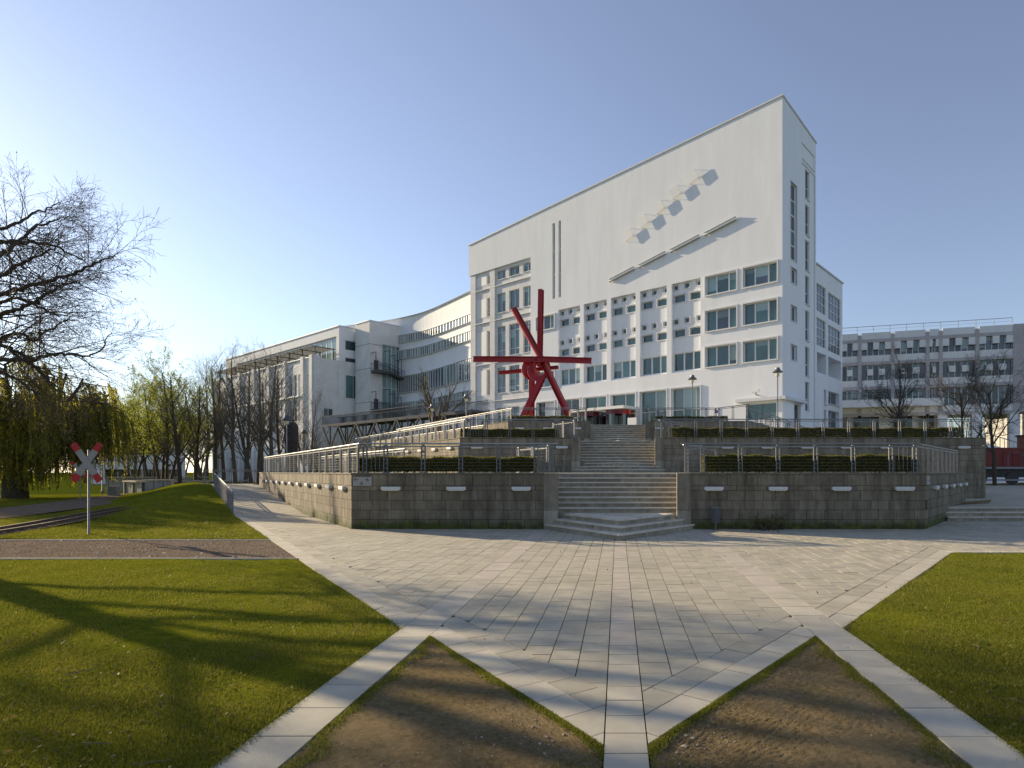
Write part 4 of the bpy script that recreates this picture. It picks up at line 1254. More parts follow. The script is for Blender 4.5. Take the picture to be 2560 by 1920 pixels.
# ---- revolving doors
def revolving(uc, label, cols, rad=1.28):
    c = PF.p(uc, 0, -0.9); zt = 8.05; z0 = L3
    t = thing('revolving_door', label, 'door', (c[0], c[1], z0))
    m = MB()
    for i in range(20):
        a0 = 2 * math.pi * i / 20; a1 = 2 * math.pi * (i + 1) / 20
        mi = 0 if math.cos(a0 + 0.1) < 0.1 else (1 if math.cos(a0) < 0.75 else 2)
        m.quad((c[0] + rad * math.cos(a0), c[1] + rad * math.sin(a0), zt), (c[0] + rad * math.cos(a1), c[1] + rad * math.sin(a1), zt), (c[0] + rad * math.cos(a1), c[1] + rad * math.sin(a1), zt - 0.42), (c[0] + rad * math.cos(a0), c[1] + rad * math.sin(a0), zt - 0.42), mi)
    m.build('drum_band', [MT[k] for k in cols[:3]], t)
    m = MB(); m.lathe((c[0], c[1], zt), [(0.0, 0.01), (rad, 0.01), (rad, -0.001)], 20); m.build('drum_top', MT['panel'], t)
    for i in range(10):
        a0 = math.pi + math.pi * i / 10; a1 = math.pi + math.pi * (i + 1) / 10
        if i in (4, 5): continue
        m = MB(); r2 = rad - 0.03
        m.quad((c[0] + r2 * math.cos(a0), c[1] + r2 * math.sin(a0), z0), (c[0] + r2 * math.cos(a1), c[1] + r2 * math.sin(a1), z0), (c[0] + r2 * math.cos(a1), c[1] + r2 * math.sin(a1), zt - 0.42), (c[0] + r2 * math.cos(a0), c[1] + r2 * math.sin(a0), zt - 0.42))
        m.build('curved_pane', MT['glass_dark'] if i % 2 else MT['glass'], t)
    m = MB()
    for i in (0, 2, 4, 6, 8, 10):
        a0 = math.pi + math.pi * i / 10; m.bar((c[0] + rad * math.cos(a0), c[1] + rad * math.sin(a0), z0), (c[0] + rad * math.cos(a0), c[1] + rad * math.sin(a0), zt - 0.42), 0.07)
    m.build('mullion', MT[cols[0]], t)
    for a0 in (0.3, 0.3 + math.pi / 2, 0.3 + math.pi, 0.3 + 1.5 * math.pi):
        m = MB(); m.bar((c[0], c[1], z0 + 0.02), (c[0], c[1], zt - 0.45), 0.05); m.quad((c[0], c[1], z0 + 0.05), (c[0] + (rad - .1) * math.cos(a0), c[1] + (rad - .1) * math.sin(a0), z0 + 0.05), (c[0] + (rad - .1) * math.cos(a0), c[1] + (rad - .1) * math.sin(a0), zt - 0.5), (c[0], c[1], zt - 0.5))
        m.build('door_leaf', MT['glass_pale'], t)
    m = MB()
    for i in range(16):
        a0 = math.pi + math.pi * i / 16; a1 = math.pi + math.pi * (i + 1) / 16
        m.quad((c[0] + (rad + .006) * math.cos(a0), c[1] + (rad + .006) * math.sin(a0), z0 + 1.12), (c[0] + (rad + .006) * math.cos(a1), c[1] + (rad + .006) * math.sin(a1), z0 + 1.12), (c[0] + (rad + .006) * math.cos(a1), c[1] + (rad + .006) * math.sin(a1), z0 + 1.24), (c[0] + (rad + .006) * math.cos(a0), c[1] + (rad + .006) * math.sin(a0), z0 + 1.24))
    m.build('safety_stripe', MT[cols[3]], t)
    m = MB(); PF.box(m, uc - 1.75, uc + 1.75, zt + 0.05, zt + 0.33, -2.35, -0.12); m.build('canopy', MT['panel'], t)
revolving(21.25, 'revolving door with plum and blue band under a white canopy', ['plum', 'plum', 'blue', 'blue'])
revolving(17.35, 'revolving door with red and orange band and yellow stripe', ['plum', 'sign_red', 'orange', 'yellow'])
t = thing('notice_board', 'white notice board standing right of the red revolving door', 'notice board', PF.p(14.7, L3, -2.0))
m = MB(); PF.box(m, 14.2, 15.3, L3 + 0.5, L3 + 2.0, -2.06, -2.0); m.build('board', MT['panel'], t)
m = MB()
for u in (14.25, 15.25): PF.box(m, u - 0.04, u + 0.04, L3, L3 + 2.1, -1.999, -1.92)
m.build('post', MT['steel'], t)
t = thing('entrance_sign', 'small blue and white sign on the wall right of the entrance', 'sign', PF.p(6.6, L3, 0))
m = MB(); PF.box(m, 6.2, 6.9, 6.7, 7.7, -0.05, -0.003); m.build('plate', MT['panel'], t)
m = MB(); PF.box(m, 6.28, 6.6, 7.2, 7.5, -0.06, -0.051); m.build('emblem', MT['blue'], t)

# ---- curved wing between main building and stair tower
wing = thing('curved_wing', 'curved white wing with ribbon windows left of the main building', 'building', (-28, 90, 0))
ctrl = [(-18.55, 79.4), (-19.9, 80.9), (-28.0, 90.3), (-33.5, 95.0), (-40.0, 99.0), (-47.0, 102.0)]
arc = smooth_path(ctrl, 7)
xs_ = np.array([p[0] for p in arc]); 
def wz(p, zl, zr):
    f = min(max((p[0] + 19.7) / (-33.3 + 19.7), 0), 1.6); return zr + (zl - zr) * f
bands = [('wall', None, (12.6, 12.35), 0.0), ('win', (12.6, 12.35), (11.55, 11.4), 0), ]
segs = [(0.3, 0.3, 10.9, 11.0, 'wall'), (10.9, 11.0, 12.7, 12.7, 'win'), (12.7, 12.7, 14.2, 14.1, 'wall'), (14.2, 14.1, 16.9, 16.95, 'deepwin'), (16.9, 16.95, 19.6, 19.4, 'wall'), (19.6, 19.4, 21.0, 20.6, 'win'), (21.0, 20.6, 22.2, 21.85, 'wall'), (22.2, 21.85, 23.4, 22.85, 'win'), (23.4, 22.85, 26.2, 25.95, 'wall')]
def nrm2(i):
    a = Vector(arc[max(i - 1, 0)]); c = Vector(arc[min(i + 1, len(arc) - 1)]); d = (c - a).normalized(); return Vector((d.y, -d.x)) * -1
wm = MB(); 
for (zl0, zr0, zl1, zr1, kd) in segs:
    if kd == 'wall':
        wm = MB()
        for i in range(len(arc) - 1):
            a, c = arc[i], arc[i + 1]
            wm.quad((a[0], a[1], wz(a, zl0, zr0)), (c[0], c[1], wz(c, zl0, zr0)), (c[0], c[1], wz(c, zl1, zr1)), (a[0], a[1], wz(a, zl1, zr1)))
            for zl_, zr_ in ((zl0, zr0), (zl1, zr1)):
                na, nc = nrm2(i) * -0.35, nrm2(i + 1) * -0.35
                wm.quad((a[0], a[1], wz(a, zl_, zr_)), (c[0], c[1], wz(c, zl_, zr_)), (c[0] - nc.x, c[1] - nc.y, wz(c, zl_, zr_)), (a[0] - na.x, a[1] - na.y, wz(a, zl_, zr_)))
        wm.build('wall_band', MT['white'], wing)
    else:
        fm = MB()
        for zl_, zr_, o_ in ((zl0, zr0, 0.04), (zl1, zr1, -0.04)): fm.tube([(p[0] + nrm2(i).x * 0.2, p[1] + nrm2(i).y * 0.2, wz(p, zl_, zr_) + o_) for i, p in enumerate(arc)], 0.06, 4)
        for i in range(len(arc) - 1):
            a, c = Vector(arc[i]), Vector(arc[i + 1]); dpt = 0.22
            na, nc = nrm2(i) * dpt, nrm2(i + 1) * dpt
            a2, c2 = a + na, c + nc
            for f in (0.0, 0.5):
                q = a2.lerp(c2, f); w_ = 0.05
                z0_, z1_ = wz(q, zl0, zr0), wz(q, zl1, zr1)
                fm.obox((q.x, q.y), tuple((c2 - a2).normalized()), w_, 0.06, z0_, z1_)
        win = fm.build('window_band', MT['frame'], wing)
        for i in range(len(arc) - 1):
            a, c = Vector(arc[i]), Vector(arc[i + 1])
            a2, c2 = a + nrm2(i) * 0.22, c + nrm2(i + 1) * 0.22
            for f in (0.0, 0.5):
                q0, q1 = a2.lerp(c2, f), a2.lerp(c2, f + 0.5)
                g = MB(); g.quad((q0.x, q0.y, wz(q0, zl0, zr0)), (q1.x, q1.y, wz(q1, zl0, zr0)), (q1.x, q1.y, wz(q1, zl1, zr1)), (q0.x, q0.y, wz(q0, zl1, zr1)))
                g.build('pane', MT['glass_dark'] if (kd == 'deepwin' and i > 14) else MT['glass_blue' if RW.random() < 0.5 else 'glass_pale'], win)
m = MB()
bpts = [(p[0] - 7, p[1] + 9) for p in arc]
for i in range(len(arc) - 1):
    a, c = arc[i], arc[i + 1]
    m.quad((a[0], a[1], wz(a, 26.2, 25.95) - .02), (c[0], c[1], wz(c, 26.2, 25.95) - .02), (bpts[i + 1][0], bpts[i + 1][1], 25.5), (bpts[i][0], bpts[i][1], 25.5))
    m.quad((bpts[i][0], bpts[i][1], 0), (bpts[i + 1][0], bpts[i + 1][1], 0), (bpts[i + 1][0], bpts[i + 1][1], 25.5), (bpts[i][0], bpts[i][1], 25.5))
m.build('roof', MT['roof'], wing)
m = MB(); m.tube([(p[0], p[1], wz(p, 26.2, 25.95) + 0.04) for p in arc], 0.11, 6); m.build('roof_coping', MT['trim'], wing)
for px, py0, py1 in ((1115, 700, 752), (1035, 765, 800)):
    pass

# ---- brick stair tower
TC = tuple(at(923.7, 801.5, 92.0)[:2])
TF = Plane(TC, D1, (-0.618, -0.786)); TS = Plane(TC, D2, (0.786, -0.618))
tower = thing('stair_tower', 'white brick stair tower with tall glass strip and outside escape stairs', 'building', (TC[0], TC[1], 0))
tz = at(923.7, 801.5, 92.0)[2]
wl = TF.uv(888.5, 812)[0]; wr = TS.uv(1016, 821)[0]
m = MB(); TF.wall(m, 0, wl, 0, tz); m.quad(TF.p(wl, 0), TF.p(wl, 0, wr), TF.p(wl, tz, wr), TF.p(wl, tz)); m.quad(TF.p(0, tz - .02), TF.p(wl, tz - .02), TF.p(wl, tz - .02, wr), TF.p(0, tz - .02, wr))
m.build('front_wall', MT['wbrick_f'], tower)
c6 = lambda x, y: (800 + x * 0.1718, 780 + y * 0.1718)
g0, gz1 = TS.uv(*c6(905, 462)); g1, _ = TS.uv(*c6(1250, 525)); gh = (g0, min(g1, wr - 0.05), 8.0, gz1)
d0, dz1 = TS.uv(*c6(785, 690)); d1_, _ = TS.uv(*c6(860, 700)); _, dz0 = TS.uv(*c6(785, 850))
dlo1 = TS.uv(*c6(785, 1255))[1]
dh = [(d0, d1_, dz0, dz1), (d0, d1_, dlo1 - (dz1 - dz0), dlo1)]
m = MB(); TS.wall(m, 0, wr, 0, tz, [gh] + dh, 0, 0.25); m.quad(TS.p(wr, 0), TS.p(wr, 0, 4), TS.p(wr, tz, 4), TS.p(wr, tz)); m.build('side_wall', MT['wbrick_s'], tower)
TS.window(tower, gh, 0.15, nx=5, nz=2, fr=0.08, mul=0.07, glass='glass_pale', fm='frame')
for h in dh: TS.window(tower, h, 0.2, name='door', glass='glass_dark')
m = MB(); P = TF.p
TF.box(m, -0.06, wl + 0.06, tz, tz + 0.14, -0.08, 0.3); TS.box(m, 0.32, wr + 0.05, tz, tz + 0.14, -0.08, 0.3); m.build('roof_coping', MT['trim'], tower)
for z in (tz - 3.55, tz - 7.3, tz - 12.5):
    m = MB(); TF.box(m, -0.03, wl, z, z + 0.07, -0.03, -0.001); TS.box(m, -0.03, wr if z > tz - 4 else d0 - 0.2, z, z + 0.07, -0.032, -0.001); m.build('string_course', MT['grey_steel'], tower)
for zb in (dz0, dlo1 - (dz1 - dz0)):
    es = MB()
    TS.box(es, d0 - 0.5, g0 + 0.6, zb - 0.45, zb - 0.05, -1.5, -0.02)
    P0 = Vector(TS.p(g0 + 0.6, zb - 0.2, -0.75)); P1 = Vector(TS.p(wr + 2.2, zb - 2.2, -0.75))
    es.bar(P0, P1, 1.3, 0.28)
    es.build('escape_stair', MT['dark'], tower)
    rl_ = MB()
    for dd in (-1.45, -0.1):
        rl_.tube([TS.p(d0 - 0.5, zb + 1.05, dd), TS.p(g0 + 0.6, zb + 1.05, dd), TS.p(wr + 2.2, zb - 1.0, dd)], 0.04, 5)
        u = d0 - 0.5
        while u < wr + 2.2:
            z_ = zb if u < g0 + 0.6 else zb - 2.05 * (u - g0 - 0.6) / (wr + 1.6 - g0)
            rl_.bar(TS.p(u, z_ - 0.1, dd), TS.p(u, z_ + 1.05, dd), 0.03); u += 0.30
    rl_.build('stair_railing', MT['dark'], tower)
    fr_ = MB()
    for u, zt_ in ((d0 - 0.5, 2.6), (g0 + 0.4, 3.2), (g0 + 1.3, 2.6), (g0 + 2.4, 2.1), (g0 + 3.5, 1.6)):
        fr_.bar(TS.p(u, zb - 0.3 - max(0, (u - g0 - .6)) * 0.45, -1.45), TS.p(u, zb + zt_, -1.45), 0.09); fr_.bar(TS.p(u, zb + zt_, -1.5), TS.p(u, zb + zt_, 0), 0.08)
    fr_.build('hanger_frame', MT['dark'], tower)

# ---- long left building with pergola and penthouse
LC = tuple(at(783.8, 892, 90.0)[:2]); lz = at(783.8, 892, 90.0)[2]
LF = Plane(LC, D1, (-0.618, -0.786)); LS = Plane(LC, D2, (0.786, -0.618))
lb = thing('long_building', 'long white building with tall window bays and a roof pergola behind bare trees', 'building', (LC[0], LC[1], 0))
c7 = lambda x, y: (480 + x * 0.1899, 780 + y * 0.1899)
LLEN = 40.5
zu1 = LF.uv(*c7(1340, 835))[1]; zu0 = LF.uv(*c7(1340, 1115))[1]; zl1 = LF.uv(*c7(1340, 1170))[1]; zl0 = LF.uv(*c7(1340, 1440))[1]
m = MB(); hs = [(1.2, 2.1, zu0 + 0.8, zu1 - 0.4), (1.2, 2.1, zl0 + .3, zl1 - 0.9)]
for i in range(6):
    for o_ in (0.95, 2.6, 4.25):
        u = 3.3 + 6.1 * i + o_ - 0.35
        hs += [(u, u + 1.15, zu0, zu1), (u, u + 1.15, zl0, zl1), (u, u + 1.15, 1.2, 4.3)]
LF.wall(m, 0, LLEN, -0.1, lz, hs, 0.0, 0.35)
m.build('front_wall', MT['wbrick_f'], lb)
for h in hs:
    LF.window(lb, h, 0.28, zfr=[0.22, 0.8] if h[3] - h[2] > 3.5 else [0.7], mul=0.08, blinds=0.3, glasses=['glass_blue', 'glass_pale', 'glass_dark'])
for i in range(7):
    m = MB(); LF.box(m, 3.3 + 6.1 * i - 0.45, 3.3 + 6.1 * i + 0.45, 0, lz + 0.35, -0.28, -0.002); m.build('pilaster', MT['wbrick_f'], lb)
m = MB(); LF.box(m, -0.02, 0.9, 0, lz + 0.35, -0.28, -0.002); m.build('pilaster', MT['wbrick_f'], lb)
m = MB(); LF.box(m, 3.8, LLEN, zu0 - 0.25, zu0 - 0.05, -0.45, -0.003); LF.box(m, 0.95, LLEN, lz - 0.02, lz + 0.12, -0.2, 0.3); LF.box(m, 0, LLEN, 5.2, 5.4, -0.12, -0.004)
m.build('ledge', MT['trim'], lb)
lsr = LS.uv(*c7(1960, 650))[0]
sh2 = [(1.55, lsr - 1.2, LS.uv(*c7(1740, 1370))[1], LS.uv(*c7(1740, 1265))[1])]
m = MB(); LS.wall(m, 0, 9.0, -0.1, lz, sh2, 0.0, 0.3)
m.quad(LF.p(LLEN, 0), LF.p(LLEN, 0, 9), LF.p(LLEN, lz, 9), LF.p(LLEN, lz)); m.quad(LF.p(0, lz - .03), LF.p(LLEN, lz - .03), LF.p(LLEN, lz - .03, 9), LF.p(0, lz - .03, 9))
m.build('side_wall', MT['wbrick_s'], lb)
for h in sh2: LS.window(lb, h, 0.2, nx=2, glass='glass')
m = MB(); LS.box(m, -0.02, 0.9, 0, lz + 0.3, -0.15, -0.002); LS.box(m, lsr - 0.5, lsr + 0.5, 0, lz - 0.6, -0.15, -0.002)
for z in (lz - 3.6, 9.1, 8.5): LS.box(m, 0.9, lsr - 0.5, z, z + 0.12, -0.06, -0.003)
m.build('side_pilaster', MT['wbrick_s'], lb)
# glazed link beyond the side wall
gz1 = LS.uv(*c7(1975, 820))[1]; gz0 = LS.uv(*c7(1975, 1130))[1]
LS.window(lb, (lsr + 0.7, 8.6, gz0, gz1), -0.02, nx=3, glass='glass')
# penthouse
PC = tuple(LS.p(3.9, 0)[:2]); 
PHF = Plane(PC, D1, (-0.618, -0.786)); PHS = Plane(PC, D2, (0.786, -0.618))
pz = PHF.uv(844.6, 815)[1] if False else EYE + (PY - 815) / FPX * PC[1]
pb = PHF.uv(*c7(1890, 320))[1]
m = MB(); PHF.wall(m, 0, 46, lz - 0.05, pz, [(0.9, 40.0, lz + 0.2, pb)], 0, 0.4); PHS.wall(m, 0, 9.5, lz - 0.1, pz, [(1.0, 9.0, pz - 3.5, pz - 2.0), (1.0, 9.0, pz - 8.2 if False else pz - 6.6, pz - 4.7)], 0, 0.3)
m.quad(PHF.p(0, pz - .02), PHF.p(46, pz - .02), PHF.p(46, pz - .02, 9.5), PHF.p(0, pz - .02, 9.5))
m.build('penthouse_wall', MT['white'], lb)
PHF.window(lb, (0.9, 40.0, lz + 0.2, pb), 0.3, nx=22, mul=0.07, glass='glass_pale')
PHS.window(lb, (1.0, 9.0, pz - 3.5, pz - 2.0), 0.22, nx=4, glass='glass_blue'); PHS.window(lb, (1.0, 9.0, pz - 6.6, pz - 4.7), 0.22, nx=4, glass='glass_blue')
m = MB(); PHF.box(m, -0.1, 46, pz, pz + 0.13, -0.12, 0.3); PHS.box(m, 0.32, 9.5, pz, pz + 0.13, -0.12, 0.3); m.build('roof_coping', MT['trim'], lb)
for i in range(9):
    pg = MB(); u0 = 0.6 + 4.4 * i; zt = lz + 1.75
    for u in (u0, u0 + 4.2):
        pg.bar(LF.p(u, lz, 0.55), LF.p(u, zt, 0.55), 0.10); pg.bar(LF.p(u, lz, 3.3), LF.p(u, zt, 3.3), 0.10); pg.bar(LF.p(u, zt, 0.1), LF.p(u, zt, 3.6), 0.10)
    pg.bar(LF.p(u0 - 0.1, zt - 0.1, 0.55), LF.p(u0 + 4.3, zt - 0.1, 0.55), 0.09)
    for j in range(16):
        dd = 0.15 + 3.4 * j / 15; pg.bar(LF.p(u0, zt + 0.08, dd), LF.p(u0 + 4.2, zt + 0.08, dd), 0.10, 0.04)
    pg.build('pergola', MT['wood'], lb)

# ---- truss footbridge
br = thing('truss_bridge', 'grey steel truss footbridge with railing between the white buildings', 'bridge', (-30, 76, 0))
B0 = Vector((-42.4, 86.0, 8.25)); B1 = Vector((-15.8, 64.6, 8.25))
bd = (B1 - B0); bln = bd.length; bd /= bln; bn = Vector((bd.y, -bd.x, 0))
for side, nm in ((0.0, 'near'), (-2.2, 'far')):
    o_ = bn * side
    m = MB(); m.bar(B0 + o_, B1 + o_, 0.16, 0.36); m.bar(B0 + o_ - Vector((0, 0, 3.2)), B1 + o_ - Vector((0, 0, 3.2)), 0.16, 0.30); m.build('chord', MT['bridge'], br)
    n = 7
    for i in range(n):
        a = B0 + bd * (bln * i / n) + o_; c = B0 + bd * (bln * (i + 1) / n) + o_; md_ = (a + c) / 2; dn = Vector((0, 0, -3.2))
        m = MB(); m.bar(a, md_ + dn, 0.19); m.bar(c, md_ + dn, 0.19); m.bar(md_, md_ + dn, 0.14); m.build('truss_brace', MT['bridge'], br)
    m = MB(); z = Vector((0, 0, 1.35)); m.bar(B0 + o_ + z, B1 + o_ + z, 0.07, 0.09)
    k = 0
    while k < bln: m.bar(B0 + bd * k + o_, B0 + bd * k + o_ + z, 0.03); k += 0.16
    m.build('bridge_railing', MT['bridge'], br)
m = MB(); m.hexa([*(B0 + Vector((0, 0, q)) + bn * w for q, w in ((0.0, 0), (0.0, -2.2))), *(B1 + Vector((0, 0, 0.0)) + bn * w for w in (-2.2, 0)), *(B0 + Vector((0, 0, 0.2)) + bn * w for w in (0, -2.2)), *(B1 + Vector((0, 0, 0.2)) + bn * w for w in (-2.2, 0))]); m.build('deck', MT['bridge'], br)
for f in (0.03, 0.35, 0.68, 0.97):
    p = B0 + bd * (bln * f) - bn * 1.1; m = MB(); m.bar((p.x, p.y, 0), (p.x, p.y, 5.0), 0.45); m.build('pier', MT['bridge'], br)

# ---- right-hand office building with brick frames
RO = tuple(at(2533, 810.6, 80.0)[:2]); rz = at(2533, 810.6, 80.0)[2]
RB = Plane(RO, RD, (-0.2766, -0.961))
rb = thing('brick_frame_building', 'grey brick framed office block with white window boxes behind bare trees', 'building', (RO[0], RO[1], 0))
c8 = lambda x, y: (2090 + x * 0.2125, 790 + y * 0.2125)
U = lambda x: RB.uv(*c8(x, 600))[0]
def Z(x, y): return RB.uv(*c8(x, y))[1]
cols_r = [(U(690), U(648)), (U(1100), U(1057)), (U(1255), U(1213)), (U(1687), U(1640)), (U(300), U(260))]
cols_r.sort()
uend = U(85) + 8
FH = 4.08
ztop = rz; fl = [Z(2085, 190), Z(2085, 470), Z(2085, 780)]      # brick bands
bays_r = []
edges = [(-2.2, 0.0)] + cols_r + [(U(85) - 0.1 + 0.3, U(85) + 8.0)]
for i in range(len(edges) - 1): bays_r.append((edges[i][1], edges[i + 1][0]))
GZ = Z(2085, 1100)
m = MB(); RB.box(m, -2.2, uend, GZ, ztop, 0.9, 12.0); m.build('body', MT['white'], rb)
m = MB(); RB.box(m, -2.3, 0.0, GZ - 0.3, ztop + 0.02, -0.05, 12.1); m.build('brick_column', MT['rbrick'], rb)
for a, c in cols_r:
    m = MB(); RB.box(m, a, c, GZ - 0.3, ztop - 0.35, -0.05, 0.9); m.build('brick_column', MT['rbrick'], rb)
for z in fl + [GZ - 0.2]:
    for a, c in bays_r:
        m = MB(); RB.box(m, a + 0.003, c - 0.003, z - 0.32, z + 0.12, -0.02, 0.9); m.build('brick_band', MT['rbrick'], rb)
for a, c in bays_r:
    w = c - a; n = max(2, int(round(w / 0.98)))
    for i in range(n):
        u0, u1 = a + w * i / n + 0.006, a + w * (i + 1) / n - 0.006
        m = MB(); RB.box(m, u0, u1, fl[0] + 0.125, ztop, 0.05, 0.2); m.build('parapet_panel', MT['panel'], rb)
    for f_, zt in enumerate(fl):
        zb_ = fl[f_ + 1] if f_ < 2 else GZ - 0.2
        w0_, w1_ = zb_ + 1.02, zt - 0.36
        ns = max(3, int(round(w / 0.78)))
        for i in range(n):
            u0, u1 = a + w * i / n + 0.006, a + w * (i + 1) / n - 0.006
            m = MB(); RB.box(m, u0, u1, zb_ + 0.125, w0_, 0.12, 0.3); m.build('spandrel_panel', MT['panel'], rb)
        wn_ = RB.window(rb, (a + 0.02, c - 0.02, w0_, w1_), 0.55, nx=ns, mul=0.09, fr=0.05, blinds=0.25, glasses=['glass_blue', 'glass_blue', 'glass_dark', 'glass_blue'])
        for i in range(ns):
            u0, u1 = a + w * i / ns, a + w * (i + 1) / ns
            if (i + f_) % 2 == 0:
                m = MB()
                if f_ == 0: RB.box(m, u0, u1, w0_ + 0.82, w1_ + 0.02, -0.02, 0.45)
                elif f_ == 1: RB.box(m, u0, u1, w0_ + 0.7, w0_ + 1.55, 0.0, 0.45)
                else: continue
                m.build('window_box', MT['panel'], rb)
m = MB()
z = ztop + 0.95
m.bar(RB.p(0.0, z, 0.3), RB.p(uend, z, 0.3), 0.06); m.bar(RB.p(0.0, z - 0.45, 0.3), RB.p(uend, z - 0.45, 0.3), 0.02)
u = 0.05
while u < uend: m.bar(RB.p(u, ztop, 0.3), RB.p(u, z, 0.3), 0.06); u += 2.15
m.build('roof_railing', MT['grey_steel'], rb)
# open ground floor with pillars on the right, glazed on the left
m = MB(); RB.box(m, U(1255), uend, 0, GZ, 3.0, 12.0); m.build('ground_floor_wall', MT['white'], rb)
for x0, x1 in ((160, 95), (545, 222), (950, 720), (1215, 1010)):
    RB.window(rb, (U(x0), U(x1), 3.0, Z(600, 1115)), 2.95 if x0 < 1000 else 2.9, nx=3, glass='glass_dark')
for x in (1665, 1255, 2110):
    m = MB(); RB.box(m, U(x) - 0.6, U(x) + 0.6, 0, GZ, 0.1, 1.2); m.build('pillar', MT['white'], rb)
m = MB(); RB.box(m, U(1000), uend, Z(600, 1085), Z(600, 1000), -2.5, 2.9); RB.box(m, U(1255) , U(1000) - 0.003, Z(600, 1075), Z(600, 990), -1.0, 2.9); m.build('terrace_parapet', MT['white'], rb)
m = MB(); zr_ = Z(600, 1000)
m.bar(RB.p(U(1240), zr_ + 0.95, -2.3), RB.p(uend, zr_ + 0.95, -2.3), 0.06)
u = U(1240)
while u < uend: m.bar(RB.p(u, zr_, -2.3), RB.p(u, zr_ + 0.95, -2.3), 0.04); u += 0.7
m.build('terrace_railing', MT['dark'], rb)
m = MB(); RB.box(m, U(1000), uend, 0.3, Z(600, 1088), -2.3, -2.0) if False else None
# low white ramp wall right of it
t = thing('ramp_wall', 'low white ramp wall with dark railing under the brick framed block', 'wall', at(2500, 1150, 70))
m = MB(); a, c = at(2464, 1120, 66), at(2545, 1110, 74)
m.hexa([(a.x, a.y, 0.4), (c.x + 2, c.y, 0.4), (c.x + 2, c.y + 4, 0.4), (a.x, a.y + 4, 0.4), (a.x, a.y, 4.9), (c.x + 2, c.y, 3.6), (c.x + 2, c.y + 4, 3.6), (a.x, a.y + 4, 4.9)]); m.build('wall', MT['white'], t)
m = MB(); A_ = Vector((a.x, a.y, 4.9)); C_ = Vector((c.x + 2, c.y, 3.6)); m.bar(A_ + Vector((0, 0, 1.1)), C_ + Vector((0, 0, 1.1)), 0.08)
for i in range(12): q = A_.lerp(C_, i / 11); m.bar(q, q + Vector((0, 0, 1.1)), 0.06)
m.build('railing', MT['dark'], t)
# far striped building
t = thing('striped_building', 'distant building with grey and pale stripes beyond the locomotive', 'building', (82, 118, 0))
m = MB(); m.box(79.5, 110, 118, 130, 0, 20.4); m.build('wall', MT['concrete'], t)
for k in range(5):
    m = MB(); m.box(79.6, 109.9, 117.9, 117.99, 3.0 + 3.5 * k, 4.9 + 3.5 * k); m.build('window_band', MT['glass_dark'], t)
# far low white buildings on the left
t = thing('low_white_building', 'low white building with window strip beyond the track, behind the trees', 'building', (-75, 95, 0))
PLW = Plane((-72.0, 82.0), (0.78, 0.62), (0.62, -0.78))
m = MB(); PLW.wall(m, 0, 10.5, 0, 5.6, [(0.6, 10, 4.1, 5.3), (1.4, 9.6, 0.5, 2.1)], 0, 0.3); m.quad(PLW.p(0, 0), PLW.p(0, 0, 20), PLW.p(0, 5.6, 20), PLW.p(0, 5.6)); m.quad(PLW.p(0, 5.59), PLW.p(10.5, 5.59), PLW.p(10.5, 5.59, 20), PLW.p(0, 5.59, 20)); m.quad(PLW.p(10.5, 0), PLW.p(10.5, 0, 20), PLW.p(10.5, 5.6, 20), PLW.p(10.5, 5.6)); m.build('wall', MT['white'], t)
PLW.window(t, (0.6, 10, 4.1, 5.3), 0.2, nx=12, glass='glass_blue'); PLW.window(t, (1.4, 9.6, 0.5, 2.1), 0.2, nx=6, glass='glass_dark')
# ------------------------------------------------------------------ red sculpture
sc_ = thing('red_sculpture', 'tall red steel beam sculpture in front of the white building', 'sculpture', (-6.2, 47, L3))
def hbeam(a, c, w=0.42, h=0.42, up=(0, 0, 1), name='beam', roll=0):
    a = Vector(a); c = Vector(c); d = (c - a).normalized(); upv = Vector(up)
    if abs(d.dot(upv)) > 0.9: upv = Vector((0.3, 1, 0))
    s = d.cross(upv).normalized(); t = s.cross(d).normalized()
    if roll: s, t = t, -s
    m = MB(); f = 0.05
    def bb(cs, ct, ws, wt):
        q = []
        for e_ in (a, c):
            for i, j in ((-1, -1), (1, -1), (1, 1), (-1, 1)): q.append(e_ + s * (cs + ws * i / 2) + t * (ct + wt * j / 2))
        m.hexa(q)
    bb(0, h / 2 - f / 2, w, f); bb(0, -h / 2 + f / 2, w, f); bb(0, 0, f, h - 2 * f)
    m.build(name, MT['red'], sc_)
n1 = lambda x, y: (1160 + x * 0.217, 700 + y * 0.217)
def S(x, y, Y): return at(*n1(x, y), Y)
hbeam(S(888, 110, 47.2), S(872, 1000, 47.2), 0.36, 0.36, name='mast')
hbeam(S(568, 320, 46.0), S(905, 930, 46.6), 0.40, 0.40)
hbeam(S(905, 930, 46.6), S(1245, 1640, 45.4), 0.40, 0.40, name='leg')
hbeam(S(108, 912, 46.6), S(880, 915, 46.3), 0.36, 0.42)
hbeam(S(840, 912, 46.25), S(1468, 930, 45.6), 0.36, 0.42)
hbeam(S(395, 1072, 47.9), S(1088, 1005, 48.4), 0.28, 0.28)
hbeam(S(900, 1130, 46.3), S(655, 1640, 45.8), 0.42, 0.42, name='leg')
hbeam(S(785, 930, 48.0), S(778, 1640, 48.4), 0.36, 0.36, name='leg')
def ring(c, r0, r1, a0, a1, nx, ny, th=0.10):
    m = MB(); nn = Vector(nx).normalized(); v = Vector(ny).normalized(); w = nn.cross(v) * (th / 2); c = Vector(c); n = 26
    pr = None
    for i in range(n + 1):
        a = a0 + (a1 - a0) * i / n
        e_ = nn * math.cos(a) + v * math.sin(a)
        cur = [c + e_ * r0 - w, c + e_ * r1 - w, c + e_ * r1 + w, c + e_ * r0 + w]
        if pr: m.hexa([*pr, *cur])
        pr = cur
    m.build('ring_plate', MT['red'], sc_)
